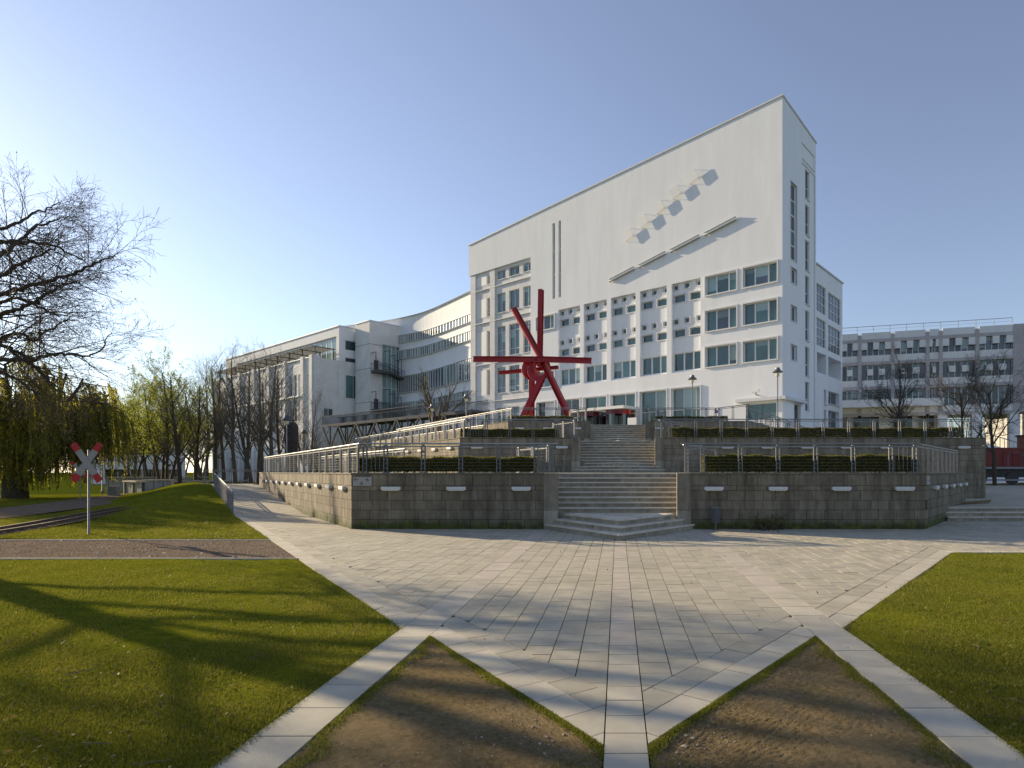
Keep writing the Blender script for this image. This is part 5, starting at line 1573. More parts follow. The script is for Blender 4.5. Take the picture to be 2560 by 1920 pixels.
ring(S(868, 1035, 46.5), 0.50, 0.92, 0.35, 2 * math.pi - 0.6, (1, 0.25, 0.1), (0, 0.2, 1), 0.14)
ring(S(790, 1030, 46.9), 0.42, 0.86, 1.7, 4.9, (1, 0.3, 0), (0, 0.05, 1), 0.16)
ring(S(850, 1000, 46.7), 0.40, 0.74, 0.2, 5.4, (0.35, 1, 0.05), (0.1, 0, 1), 0.14)

# ------------------------------------------------------------------ lamps
def street_lamp(x, y, z0, h, label, sc=1.0, hood='steel'):
    t = thing('street_lamp', label, 'street lamp', (x, y, z0))
    m = MB(); m.tube([(x, y, z0), (x, y, z0 + h - 0.62 * sc)], [0.048 * sc, 0.04 * sc], 10); m.lathe((x, y, z0), [(0.10, 0), (0.10, 0.25), (0.063, 0.3)], 10); m.build('pole', MT['grey_steel'], t, smooth=True)
    zt = z0 + h
    m = MB(); m.lathe((x, y, zt), [(0.085 * sc, -0.62 * sc), (0.13 * sc, -0.60 * sc), (0.13 * sc, -0.36 * sc)], 12); m.build('lantern', MT['lamp_glass'], t, smooth=True)
    m = MB(); m.lathe((x, y, zt), [(0.36 * sc, -0.34 * sc), (0.37 * sc, -0.32 * sc), (0.17 * sc, -0.12 * sc), (0.15 * sc, -0.02 * sc), (0.15 * sc, 0.0), (0.0, 0.0)], 18); m.lathe((x, y, zt), [(0.36 * sc, -0.34 * sc), (0.12 * sc, -0.30 * sc)], 18); m.build('shade', MT[hood], t)
street_lamp(px_x(1944, 46.6), 46.6, L3, at(1944, 919, 46.6)[2] - L3, 'tall lamp with disc shade beside the right corner of the white building', 1.1)
street_lamp(px_x(1731, 50.0), 50.0, L3, at(1731, 938, 50.0)[2] - L3, 'lamp with disc shade in front of the ground floor windows right of the doors', 1.05)
street_lamp(px_x(1081, 64), 64, L3 - 1.5, at(1081, 1011, 64)[2] - L3 + 1.5, 'lamp standing beside the pollarded courtyard tree', 1.2)
street_lamp(px_x(1166, 62), 62, L3 - 1.0, at(1166, 986, 62)[2] - L3 + 1.0, 'lamp at the left edge of the white building by the footbridge', 1.2)
street_lamp(px_x(717, 42), 42, 0.9, at(717, 1039, 42)[2] - 0.9, 'dark-hooded lamp next to the black stele', 1.0, 'dark')
street_lamp(px_x(761, 58), 58, 0.5, at(761, 1075, 58)[2] - 0.5, 'small dark-hooded lamp behind the ramp railing, right of the stele', 1.0, 'dark')
street_lamp(px_x(256, 47.5), 47.5, 0, at(256, 1137, 47.5)[2], 'lamp beside the track near the small grey box', 0.95, 'dark')
street_lamp(px_x(421, 50), 50, 0, at(421, 1160, 50)[2], 'thin lamp among the stems of the budding trees', 0.6, 'dark')
# stele
t = thing('stele', 'rough black stele behind the ramp railing', 'monument', (px_x(728, 44), 44, 0.5))
m = MB(); rr = random.Random(4); prev = None; sx = px_x(728, 44); topz = at(728, 1056, 44)[2]
for i in range(15):
    z = 0.5 + (topz - 0.5) * i / 14; w = 0.30 + (0.05 if i > 9 else 0) - (0.12 if i == 14 else 0)
    cur = [(sx + (w + rr.uniform(-.03, .04)) * a_, 44 + (w + rr.uniform(-.03, .04)) * b_, z) for a_, b_ in ((-1, -1), (1, -1), (1, 1), (-1, 1))]
    if prev: m.hexa([*prev, *cur])
    prev = cur
m.build('shaft', MT['dark_stone'], t)

# ------------------------------------------------------------------ railway crossing signs
def cross_sign(x, y, zc_, label, rot=0.0, ang=57.0):
    t = thing('crossing_sign', label, 'railway sign', (x, y, 0))
    ca, sa = math.cos(rot), math.sin(rot)
    def W(u, v, d): return (x + u * ca - d * sa, y + u * sa + d * ca, zc_ + v)
    m = MB(); m.tube([(x, y + 0.03, 0), (x, y + 0.03, zc_ + 0.35)], 0.028, 10); m.build('pole', MT['grey_steel'], t, smooth=True)
    for k, sgn in enumerate((1, -1)):
        a = math.radians(ang) * 1; dx, dz = math.cos(a) * sgn, math.sin(a); nx_, nz_ = -dz, dx
        dd = -0.03 - 0.014 * k
        def arm(l0, l1, wd, d0, d1):
            mm = MB(); q = []
            for dpt in (d1, d0):
                for l, s_ in ((l0, -1), (l1, -1), (l1, 1), (l0, 1)): q.append(W(dx * l + nx_ * wd * s_, dz * l + nz_ * wd * s_, dpt))
            mm.hexa(q); return mm
        arm_o = arm(-0.39, 0.39, 0.085, dd - 0.012, dd).build('cross_arm', MT['sign_white'], t)
        for l0, l1 in ((-0.62, -0.392), (0.392, 0.62)): arm(l0, l1, 0.085, dd - 0.012, dd).build('red_tip', MT['sign_red'], arm_o)
    return t
cross_sign(px_x(219.5, 16.6), 16.6, 2.0, 'red and white crossing sign on a grey post in the grass before the track', 0.12)
cross_sign(px_x(199, 37), 37, 1.88, 'farther red and white crossing sign standing behind the track', 0.5, 50)

# ------------------------------------------------------------------ signs on the wall, bin
t = thing('direction_sign', 'white sign with an arrow and two wheelchair symbols on the lower wall', 'sign', (-7.8, 18.28, 1.45))
m = MB(); X0, X1, Z0, Z1 = -8.07, -7.50, 1.315, 1.590; m.box(X0, X1, 18.265, 18.285, Z0, Z1); m.build('plate', MT['sign_white'], t)
W_, H_ = X1 - X0, Z1 - Z0
def SP(u, v): return (X0 + W_ * u, 18.262, Z0 + H_ * (1 - v))
m = MB(); tw_ = 0.011
def stroke(m, pts, w=tw_):
    for i in range(len(pts) - 1): m.bar(SP(*pts[i]), SP(*pts[i + 1]), w, 0.003, up=(0, 1, 0))
stroke(m, [(0.06, 0.30), (0.31, 0.30)]); stroke(m, [(0.155, 0.09), (0.055, 0.31)]); stroke(m, [(0.055, 0.29), (0.15, 0.51)])
m.build('arrow', MT['black'], t)
for cu, cv in ((0.755, 0.36), (0.46, 0.79)):
    m = MB()
    asp = W_ / H_
    pts = [(cu + 0.055 * math.cos(a), cv + 0.055 * asp * math.sin(a)) for a in [2 * math.pi * i / 14 for i in range(15)]]
    stroke(m, pts, 0.008)
    stroke(m, [(cu - 0.005, cv - 0.20), (cu - 0.005, cv - 0.04)], 0.012); stroke(m, [(cu - 0.005, cv - 0.04), (cu + 0.05, cv - 0.04), (cu + 0.085, cv + 0.07)], 0.009); stroke(m, [(cu - 0.01, cv - 0.27), (cu + 0.008, cv - 0.22)], 0.016)
    m.build('wheelchair_symbol', MT['black'], t)
t = thing('direction_sign', 'small white sign on the corner of the lower right wall', 'sign', (9.55, 18.5, 1.45))
PW = Plane((9.37, 18.3), (0.6, 0.8), (0.8, -0.6))
m = MB(); PW.box(m, 0.12, 0.62, 1.34, 1.62, -0.03, -0.006); m.build('plate', MT['sign_white'], t)
m = MB(); PW.box(m, 0.2, 0.36, 1.46, 1.475, -0.034, -0.031); PW.box(m, 0.5, 0.53, 1.42, 1.54, -0.034, -0.031); m.build('symbol', MT['black'], t)
bx, by = px_x(1788.5, 18.02), 18.02
t = thing('litter_bin', 'grey metal litter bin on a post against the lower right wall', 'bin', (bx, by, 0))
m = MB(); q = [(-0.14, 0.0), (-0.14, -0.10), (-0.05, -0.17), (0.05, -0.17), (0.14, -0.10), (0.14, 0.0)]
m.prism([(bx + a * 0.92, by + c * 0.92) for a, c in q], 0.22, 0.66); m.build('body', MT['dark'], t)
m = MB(); m.prism([(bx + a * 1.04, by + c * 1.04 + 0.003) for a, c in q], 0.66, 0.69); m.build('rim', MT['steel'], t)
m = MB(); m.tube([(bx, by - 0.07, 0), (bx, by - 0.07, 0.22)], 0.022, 8); m.lathe((bx, by - 0.07, 0), [(0.09, 0), (0.09, 0.012), (0, 0.012)], 10); m.build('post', MT['steel'], t)

# ------------------------------------------------------------------ locomotive
lx = 33.0; ly = 57.0; lz0 = ZP
t = thing('locomotive', 'red shunting locomotive with black running gear parked beyond the long wall', 'locomotive', (lx + 6, ly, lz0))
m = MB(); m.box(lx, lx + 13, ly, ly + 2.8, 2.0, 2.2); m.build('running_board', MT['grey_steel'], t)
m = MB(); m.box(lx + 0.1, lx + 6.6, ly + 0.45, ly + 2.4, 2.2, 3.9); m.box(lx + 0.05, lx + 6.65, ly + 0.40, ly + 2.45, 3.9, 4.05); m.build('hood', MT['loco_red'], t)
for i in range(7):
    m = MB(); m.box(lx + 0.25 + 0.9 * i, lx + 1.1 + 0.9 * i, ly + 0.40, ly + 0.447, 2.35, 3.75); o = m.build('hood_door', MT['loco_red'], t)
m = MB(); m.box(lx + 6.7, lx + 9.4, ly + 0.1, ly + 2.7, 2.2, 5.2); m.build('cab', MT['loco_red'], t)
m = MB(); m.box(lx + 6.9, lx + 7.9, ly + 0.08, ly + 0.098, 3.9, 4.8); m.box(lx + 8.1, lx + 9.2, ly + 0.08, ly + 0.098, 3.9, 4.8); m.build('cab_window', MT['glass_dark'], t)
m = MB(); m.box(lx + 6.6, lx + 9.5, ly, ly + 2.8, 5.2, 5.35); m.build('cab_roof', MT['loco_black'], t)
m = MB(); m.box(lx + 9.4, lx + 13, ly + 0.45, ly + 2.4, 2.2, 3.6); m.build('rear_hood', MT['loco_red'], t)
m = MB(); m.box(lx + 0.1, lx + 12.9, ly + 0.3, ly + 2.5, 1.2, 1.995); m.build('frame', MT['loco_black'], t)
for wx in (1.6, 4.6, 8.6, 11.4):
    m = MB(); n = 18
    for yy, r in ((ly + 0.2, 0.62),):
        m.v = []; cy0, cy1 = yy, yy + 0.14
        pr = [(lx + wx + r * math.cos(2 * math.pi * i / n), r * math.sin(2 * math.pi * i / n) + lz0 + 0.64) for i in range(n)]
        m.v = [(a, cy0, c) for a, c in pr] + [(a, cy1, c) for a, c in pr]; m.f = [tuple(range(n))] + [(i, (i + 1) % n, n + (i + 1) % n, n + i) for i in range(n)]; m.m = [0] * len(m.f)
    wh_ = m.build('wheel', MT['loco_black'], t)
m = MB(); m.bar((lx + 1.6, ly + 0.12, lz0 + 0.5), (lx + 11.4, ly + 0.12, lz0 + 0.5), 0.08, 0.16); m.build('coupling_rod', MT['grey_steel'], t)
m = MB(); hx0 = px_x(2519, ly); m.tube([(hx0, ly - 0.05, 2.3), (hx0, ly - 0.05, 3.35), (hx0 + 0.15, ly - 0.05, 3.55), (hx0 + 1.25, ly - 0.05, 3.55), (hx0 + 1.25, ly - 0.05, 2.3)], 0.035, 6); m.tube([(hx0 + 1.25, ly - 0.05, 3.55), (hx0 + 1.8, ly - 0.05, 2.9), (hx0 + 1.8, ly - 0.05, 2.3)], 0.035, 6); m.build('handrail', MT['steel'], t)
rt = thing('display_rails', 'pair of rails under the red locomotive', 'railway track', (lx, ly, lz0))
for yy in (ly + 0.3, ly + 2.2):
    m = MB(); m.bar((lx - 8, yy, lz0 + 0.03), (lx + 30, yy, lz0 + 0.03), 0.08, 0.1); m.build('rail', MT['rust'], rt)

# ------------------------------------------------------------------ little bridge parapets by the track, equipment box
def parapet(label, a, c, h, n, mk, z0=0.0):
    a = Vector((*a, z0)); c = Vector((*c, z0)); t = thing('bridge_parapet', label, 'parapet', a)
    d = (c - a) / n; u = d.normalized()
    for i in range(n):
        p = a + d * i; q = p + d
        m = MB(); m.obox(((p.x + q.x) / 2, (p.y + q.y) / 2), (u.x, u.y), d.length / 2 - 0.12, 0.06, z0 + 0.05, z0 + h - 0.16); m.build('panel', MT[mk], t)
        m = MB(); m.obox((p.x, p.y), (u.x, u.y), 0.10, 0.14, z0, z0 + h - 0.12); m.build('pillar', MT['concrete'], t)
    m = MB(); mid = (a + c) / 2; m.obox((mid.x, mid.y), (u.x, u.y), (c - a).length / 2 + 0.1, 0.22, z0 + h - 0.10, z0 + h); m.build('coping', MT['slab_light'], t)
parapet('pale concrete bridge parapet left of the stems, behind the grey box', (px_x(362, 45), 45), (px_x(432, 47), 47), 1.15, 3, 'concrete')
parapet('long parapet with dark panels behind the budding trees', (px_x(432, 47.5), 47.5), (px_x(625, 50), 50), 1.05, 9, 'dark')
parapet('farther pale parapet across the little bridge', (px_x(268, 56), 56), (px_x(520, 60), 60), 1.25, 7, 'concrete')
parapet('short dark parapet beside the lamp by the track', (px_x(315, 47), 47), (px_x(358, 44.5), 44.5), 1.05, 2, 'dark')
ex, ey = px_x(285, 42.5), 42.5
t = thing('equipment_box', 'small grey equipment box beside the track near the parapet', 'box', (ex, ey, 0))
m = MB(); m.box(ex - 0.3, ex + 0.3, ey - 0.2, ey + 0.2, 0.0, 0.66); m.build('cabinet', MT['grey_steel'], t)
m = MB(); m.box(ex - 0.34, ex + 0.34, ey - 0.24, ey + 0.24, 0.66, 0.72); m.build('lid', MT['grey_steel'], t)

# ------------------------------------------------------------------ trees
def tubes_np(polys):
    Vs = []; Fs = []; base = 0
    for pts, rad, k in polys:
        n = len(pts)
        tg = np.gradient(pts, axis=0); tg /= np.linalg.norm(tg, axis=1, keepdims=True) + 1e-9
        ref = np.array([0.31, 0.12, 0.94]) if abs(tg[0, 2]) < 0.85 else np.array([0.95, 0.3, 0.1])
        s = np.cross(tg, ref); s /= np.linalg.norm(s, axis=1, keepdims=True) + 1e-9
        t_ = np.cross(s, tg)
        an = np.arange(k) * (2 * math.pi / k)
        ring_ = pts[:, None, :] + rad[:, None, None] * (np.cos(an)[None, :, None] * s[:, None, :] + np.sin(an)[None, :, None] * t_[:, None, :])
        Vs.append(ring_.reshape(-1, 3))
        i = np.arange(n - 1)[:, None]; j = np.arange(k)[None, :]; j2 = (j + 1) % k
        Fs.append(np.stack([base + i * k + j, base + i * k + j2, base + (i + 1) * k + j2, base + (i + 1) * k + j], -1).reshape(-1, 4))
        base += n * k
    return np.concatenate(Vs), np.concatenate(Fs)

def branch_pts(rng, p, d, L, n, wob, trop):
    pts = [np.array(p, float)]; d = np.array(d, float); d /= np.linalg.norm(d)
    st = L / n
    for i in range(n):
        d = d + rng.normal(0, wob, 3) + np.array([0, 0, trop]); d /= np.linalg.norm(d)
        pts.append(pts[-1] + d * st)
    return np.array(pts), d

def grow(rng, p, d, L, r, lev, spec, out, tips):
    s = spec[lev]
    pts, de = branch_pts(rng, p, d, L, s['n'], s['wob'], s['trop'])
    k = len(pts)
    rad = r * (1 - np.linspace(0, 1, k) * s.get('taper', 0.75))
    out[lev].append((pts, rad, s['k']))
    if lev + 1 >= len(spec):
        tips.append(pts); return
    c = s['ch']; f0 = s['f0']
    nch = int(round(c * rng.uniform(0.8, 1.2)))
    for i in range(nch):
        f = f0 + (1 - f0) * (i + rng.random()) / nch
        x = f * (k - 1); a = int(min(x, k - 2)); q = pts[a] + (pts[a + 1] - pts[a]) * (x - a)
        tg = pts[a + 1] - pts[a]; tg /= np.linalg.norm(tg)
        rv = rng.normal(size=3); pr = rv - tg * rv.dot(tg); pr /= np.linalg.norm(pr)
        an = math.radians(rng.uniform(*s['ang']))
        dd = tg * math.cos(an) + pr * math.sin(an)
        Lc = L * s['ratio'] * rng.uniform(0.7, 1.15) * (1.15 - 0.55 * f)
        grow(rng, q, dd, Lc, max(rad[a] * s.get('rr', 0.55), s.get('rmin', 0.004)), lev + 1, spec, out, tips)

def tree_meshes(seed, H, trunk_r, spec, bark, twig, leaves=None, lsize=0.05, lper=3, d0=(0.03, 0.02, 1), stems=1, split=2, spread=0.0, first=None):
    rng = np.random.default_rng(seed); out = [[] for _ in spec]; tips = []
    for s in range(stems):
        a = 2 * math.pi * s / max(stems, 1) + rng.random()
        dd = np.array(d0, float) + (np.array([math.cos(a), math.sin(a), 0]) * spread if stems > 1 else 0)
        p0 = np.array([math.cos(a), math.sin(a), 0]) * (0.25 if stems > 1 else 0)
        grow(rng, p0, dd, (first or H * 0.55) * rng.uniform(0.9, 1.1), trunk_r, 0, spec, out, tips)
    big = [q for l in out[:split] for q in l]; small = [q for l in out[split:] for q in l]
    V, F = tubes_np(big); me_t = np_mesh('trunk', V, F, MT[bark], True)
    V, F = tubes_np(small); me_c = np_mesh('crown', V, F, MT[twig])
    me_l = None
    if leaves:
        P = np.concatenate([t[1:] for t in tips]); idx = rng.integers(0, len(P), lper * len(tips))
        c = P[idx] + rng.normal(0, lsize * 1.2, (len(idx), 3))
        V, F = leaf_cloud(rng, len(c), lambda n: c, lsize); me_l = np_mesh('leaves', V, F, MT[leaves])
    return me_t, me_c, me_l

def plant(name, label, meshes, loc, rz, sc, cat='tree', group=None):
    hgt = max(v.co.z for v in meshes[1].vertices); sc = sc / hgt
    t = thing(name, label, cat, loc, group); t.rotation_euler = (0, 0, rz); t.scale = (sc, sc, sc)
    for nm, me in zip(('trunk', 'crown', 'leaves'), meshes):
        if me: o = bpy.data.objects.new(nm, me); COL.objects.link(o); o.parent = t
    return t

broad = [dict(n=7, wob=0.07, trop=0.03, ch=11, f0=0.32, ang=(28, 58), ratio=0.72, k=8, rr=0.55, taper=0.7),
         dict(n=7, wob=0.10, trop=0.05, ch=9, f0=0.2, ang=(22, 50), ratio=0.52, k=6, rr=0.6, taper=0.75),
         dict(n=5, wob=0.13, trop=0.04, ch=6, f0=0.15, ang=(22, 52), ratio=0.5, k=4, rr=0.55, taper=0.7),
         dict(n=4, wob=0.16, trop=0.03, ch=4, f0=0.15, ang=(25, 55), ratio=0.5, k=3, rr=0.6, rmin=0.006, taper=0.5),
         dict(n=3, wob=0.18, trop=0.02, k=3, taper=0.4)]
slim = [dict(n=9, wob=0.04, trop=0.05, ch=17, f0=0.2, ang=(22, 50), ratio=0.42, k=8, rr=0.42, taper=0.8),
        dict(n=6, wob=0.10, trop=0.06, ch=8, f0=0.2, ang=(22, 48), ratio=0.5, k=5, rr=0.55, taper=0.75),
        dict(n=5, wob=0.12, trop=0.05, ch=6, f0=0.15, ang=(22, 52), ratio=0.52, k=3, rr=0.6, taper=0.7),
        dict(n=4, wob=0.15, trop=0.03, k=3, rmin=0.006, taper=0.5)]
TB1 = tree_meshes(11, 11.5, 0.135, broad, 'bark', 'twig', first=6.2)
TB2 = tree_meshes(12, 11.5, 0.13, broad, 'bark', 'twig', first=6.6)
TS1 = tree_meshes(21, 12, 0.17, slim, 'bark_grey', 'twig_pale', first=9.5)
TS2 = tree_meshes(22, 12, 0.15, slim, 'bark_grey', 'twig_pale', first=10)
TS3 = tree_meshes(25, 12, 0.16, slim, 'bark_grey', 'twig_pale', first=9, stems=2, spread=0.12)
TGR = tree_meshes(31, 10, 0.12, slim, 'bark', 'twig', 'spring', 0.05, 6, first=8.5, stems=4, spread=0.16)
TGR2 = tree_meshes(32, 10, 0.15, slim, 'bark', 'twig_pale', 'spring', 0.045, 2, first=8)
poll = [dict(n=4, wob=0.05, trop=0.02, ch=9, f0=0.45, ang=(15, 42), ratio=1.9, k=8, rr=0.55, taper=0.4),
        dict(n=8, wob=0.06, trop=0.04, ch=6, f0=0.45, ang=(20, 50), ratio=0.4, k=6, rr=0.45, taper=0.7),
        dict(n=5, wob=0.12, trop=0.04, ch=4, f0=0.2, ang=(25, 55), ratio=0.5, k=3, rr=0.5, taper=0.7),
        dict(n=3, wob=0.15, trop=0.02, k=3, rmin=0.006)]
TPO = tree_meshes(41, 8, 0.24, poll, 'bark_grey', 'twig_pale', first=2.6)

plant('bare_tree', 'bare tree behind the long hedge, next to the corner of the white building', TB1, (px_x(2231, 62), 62, ZP), 0.4, 15.0)
plant('bare_tree', 'bare tree with wide crown behind the right end of the long hedge', TB2, (px_x(2408, 62), 62, ZP), 2.2, 13.6)
plant('bare_tree', 'bare tree with slim trunk standing before the red locomotive', TB1, (px_x(2487, 55.8), 55.8, ZP), 3.9, 12.8)
plant('young_tree', 'small bare tree between the two larger ones by the brick framed block', TS2, (px_x(2292, 68), 68, ZP), 0.9, 7.0)
plant('pollarded_tree', 'pollarded bare tree in the courtyard behind the ramp railings', TPO, (px_x(1088, 68), 68, 3.0), 0.3, 11.2)
bl = [(681, 47, 1.0, TS1, 'bare slender tree rising behind the ramp railing left of the stele'), (703, 52, 0.98, TS2, 'bare slender tree right behind the stele lamp'), (768, 56, 0.80, TS3, 'bare forked tree before the corner of the long white building'), (640, 50, 1.06, TS3, 'bare twin-stemmed tree before the long white building'), (612, 55, 1.1, TS1, 'bare tree overlapping the pergola end of the long building'), (588, 48, 1.0, TS2, 'bare tree standing behind the top of the ramp'), (560, 57, 1.12, TS2, 'tall bare tree left of the pergola roof'), (540, 52, 1.05, TS1, 'bare tree beside the last dark parapet panels'), (512, 60, 1.12, TS3, 'bare tree farther back at the left end of the long building'), (655, 64, 1.05, TS2, 'bare tree close to the long building wall'), (735, 66, 1.0, TS1, 'bare tree near the first bay of the long building')]
for i, (px, Y, sc, me, lb_) in enumerate(bl): plant('bare_tree', lb_, me, (px_x(px, Y), Y, 0.2), i * 1.3, sc * 12.4, group='bare trees left of the terraces')
plant('budding_tree', 'dark-stemmed tree in the lawn with spreading budding branches', TGR2, (px_x(448, 46.5), 46.5, 0.0), 0.5, 11.2)
plant('budding_tree', 'multi-stemmed tree with fresh green leaves behind the parapet', TGR, (px_x(412, 50), 50, 0.0), 0.2, 12.0)
plant('budding_tree', 'leafy green tree between the willow and the multi-stemmed tree', TGR, (px_x(330, 62), 62, 0.0), 2.0, 11.5)
plant('budding_tree', 'slim budding tree right of the dark-stemmed one', TGR2, (px_x(491, 50), 50, 0.0), 3.3, 10.8)
plant('budding_tree', 'budding tree behind the farther parapet', TGR, (px_x(375, 75), 75, 0.0), 4.0, 15.5)

for i, (px, Y, h_, lb_) in enumerate(((455, 118, 17.0, 'pale green tree far behind the dark-stemmed one'), (500, 112, 16.0, 'far green tree left of the long building'), (395, 125, 18.0, 'far green tree behind the low white building'), (300, 105, 13.5, 'far green tree between willow and low white building'), (215, 96, 12.0, 'green tree far behind the nearer lamp'))):
    plant('far_tree', lb_, TGR, (px_x(px, Y), Y, 0.0), 1.1 * i, h_, group='far trees beyond the track')
# weeping willow
def willow(label, loc, H, seed):
    rng = np.random.default_rng(seed)
    t = thing('willow_tree', label, 'tree', loc)
    polys = []; strands = []; limbs = []
    tr, d = branch_pts(rng, (0, 0, 0), (0.03, 0, 1), 2.8, 5, 0.05, 0.02); polys.append((tr, np.linspace(0.62, 0.45, 6), 10))
    for i in range(16):
        a = 2 * math.pi * i / 16 + rng.uniform(-.2, .2)
        L = rng.uniform(6.0, 9.0); el = rng.uniform(0.3, 1.6)
        pts, de = branch_pts(rng, tr[-1] - np.array([0, 0, rng.uniform(0, 0.6)]), (math.cos(a), math.sin(a), el * 1.25), L, 9, 0.09, 0.0)
        pts[:, 2] -= 0.010 * np.arange(len(pts)) ** 2.0
        polys.append((pts, np.linspace(0.24, 0.05, len(pts)), 6)); limbs.append(pts)
        for j in range(11):
            f = rng.uniform(0.3, 1.0); x = f * (len(pts) - 1); b0 = int(min(x, len(pts) - 2)); q = pts[b0] + (pts[b0 + 1] - pts[b0]) * (x - b0)
            p2, _ = branch_pts(rng, q, (rng.normal(), rng.normal(), rng.uniform(0.0, 0.9)), rng.uniform(1.2, 2.8), 6, 0.15, -0.05)
            polys.append((p2, np.linspace(0.05, 0.012, len(p2)), 4)); limbs.append(p2)
    V, F = tubes_np(polys); obj('trunk', np_mesh('trunk', V, F, MT['bark'], True), t)
    st = []; leaf = []
    for pts in limbs:
        for j in range(19):
            f = rng.uniform(0.15, 1.0); x = f * (len(pts) - 1); b0 = int(min(x, len(pts) - 2)); q = pts[b0] + (pts[b0 + 1] - pts[b0]) * (x - b0)
            low = rng.uniform(0.25, 2.6); ln = min(max(q[2] - low, 0.8), rng.uniform(1.8, 5.2))
            n = 7; zz = np.linspace(0, 1, n); out_ = np.array([q[0], q[1]]); out_ = out_ / (np.linalg.norm(out_) + 1e-6)
            sw = rng.normal(0, 0.12, 2) + out_ * 0.35
            s_ = np.stack([q[0] + sw[0] * np.sqrt(zz) + rng.normal(0, 0.025, n), q[1] + sw[1] * np.sqrt(zz) + rng.normal(0, 0.025, n), q[2] + 0.12 * zz - ln * zz ** 1.25], 1)
            st.append((s_, np.full(n, 0.0085), 3))
            k = int(ln * 16); u = rng.random(k); ii = np.minimum((u * (n - 1)).astype(int), n - 2); leaf.append(s_[ii] + (s_[ii + 1] - s_[ii]) * (u * (n - 1) - ii)[:, None])
    V, F = tubes_np(st); obj('crown', np_mesh('crown', V, F, MT['twig']), t)
    c = np.concatenate(leaf); n = len(c); c = c + rng.normal(0, 0.03, (n, 3))
    a = np.stack([rng.normal(0, 0.35, n), rng.normal(0, 0.35, n), -np.ones(n)], 1); a /= np.linalg.norm(a, axis=1, keepdims=True)
    bb = np.cross(a, rng.normal(size=(n, 3))); bb /= np.linalg.norm(bb, axis=1, keepdims=True)
    s = rng.uniform(0.05, 0.10, (n, 1))
    V = np.stack([c - a * s, c + bb * s * 0.28, c + a * s, c - bb * s * 0.28], 1).reshape(-1, 3)
    obj('leaves', np_mesh('leaves', V, np.arange(4 * n).reshape(n, 4), MT['willow']), t)
    return t
willow('weeping willow with thick dark trunk beyond the track', (px_x(38, 39.5), 39.5, 0.0), 9.5, 51).scale = (1.12, 1.12, 1.06)

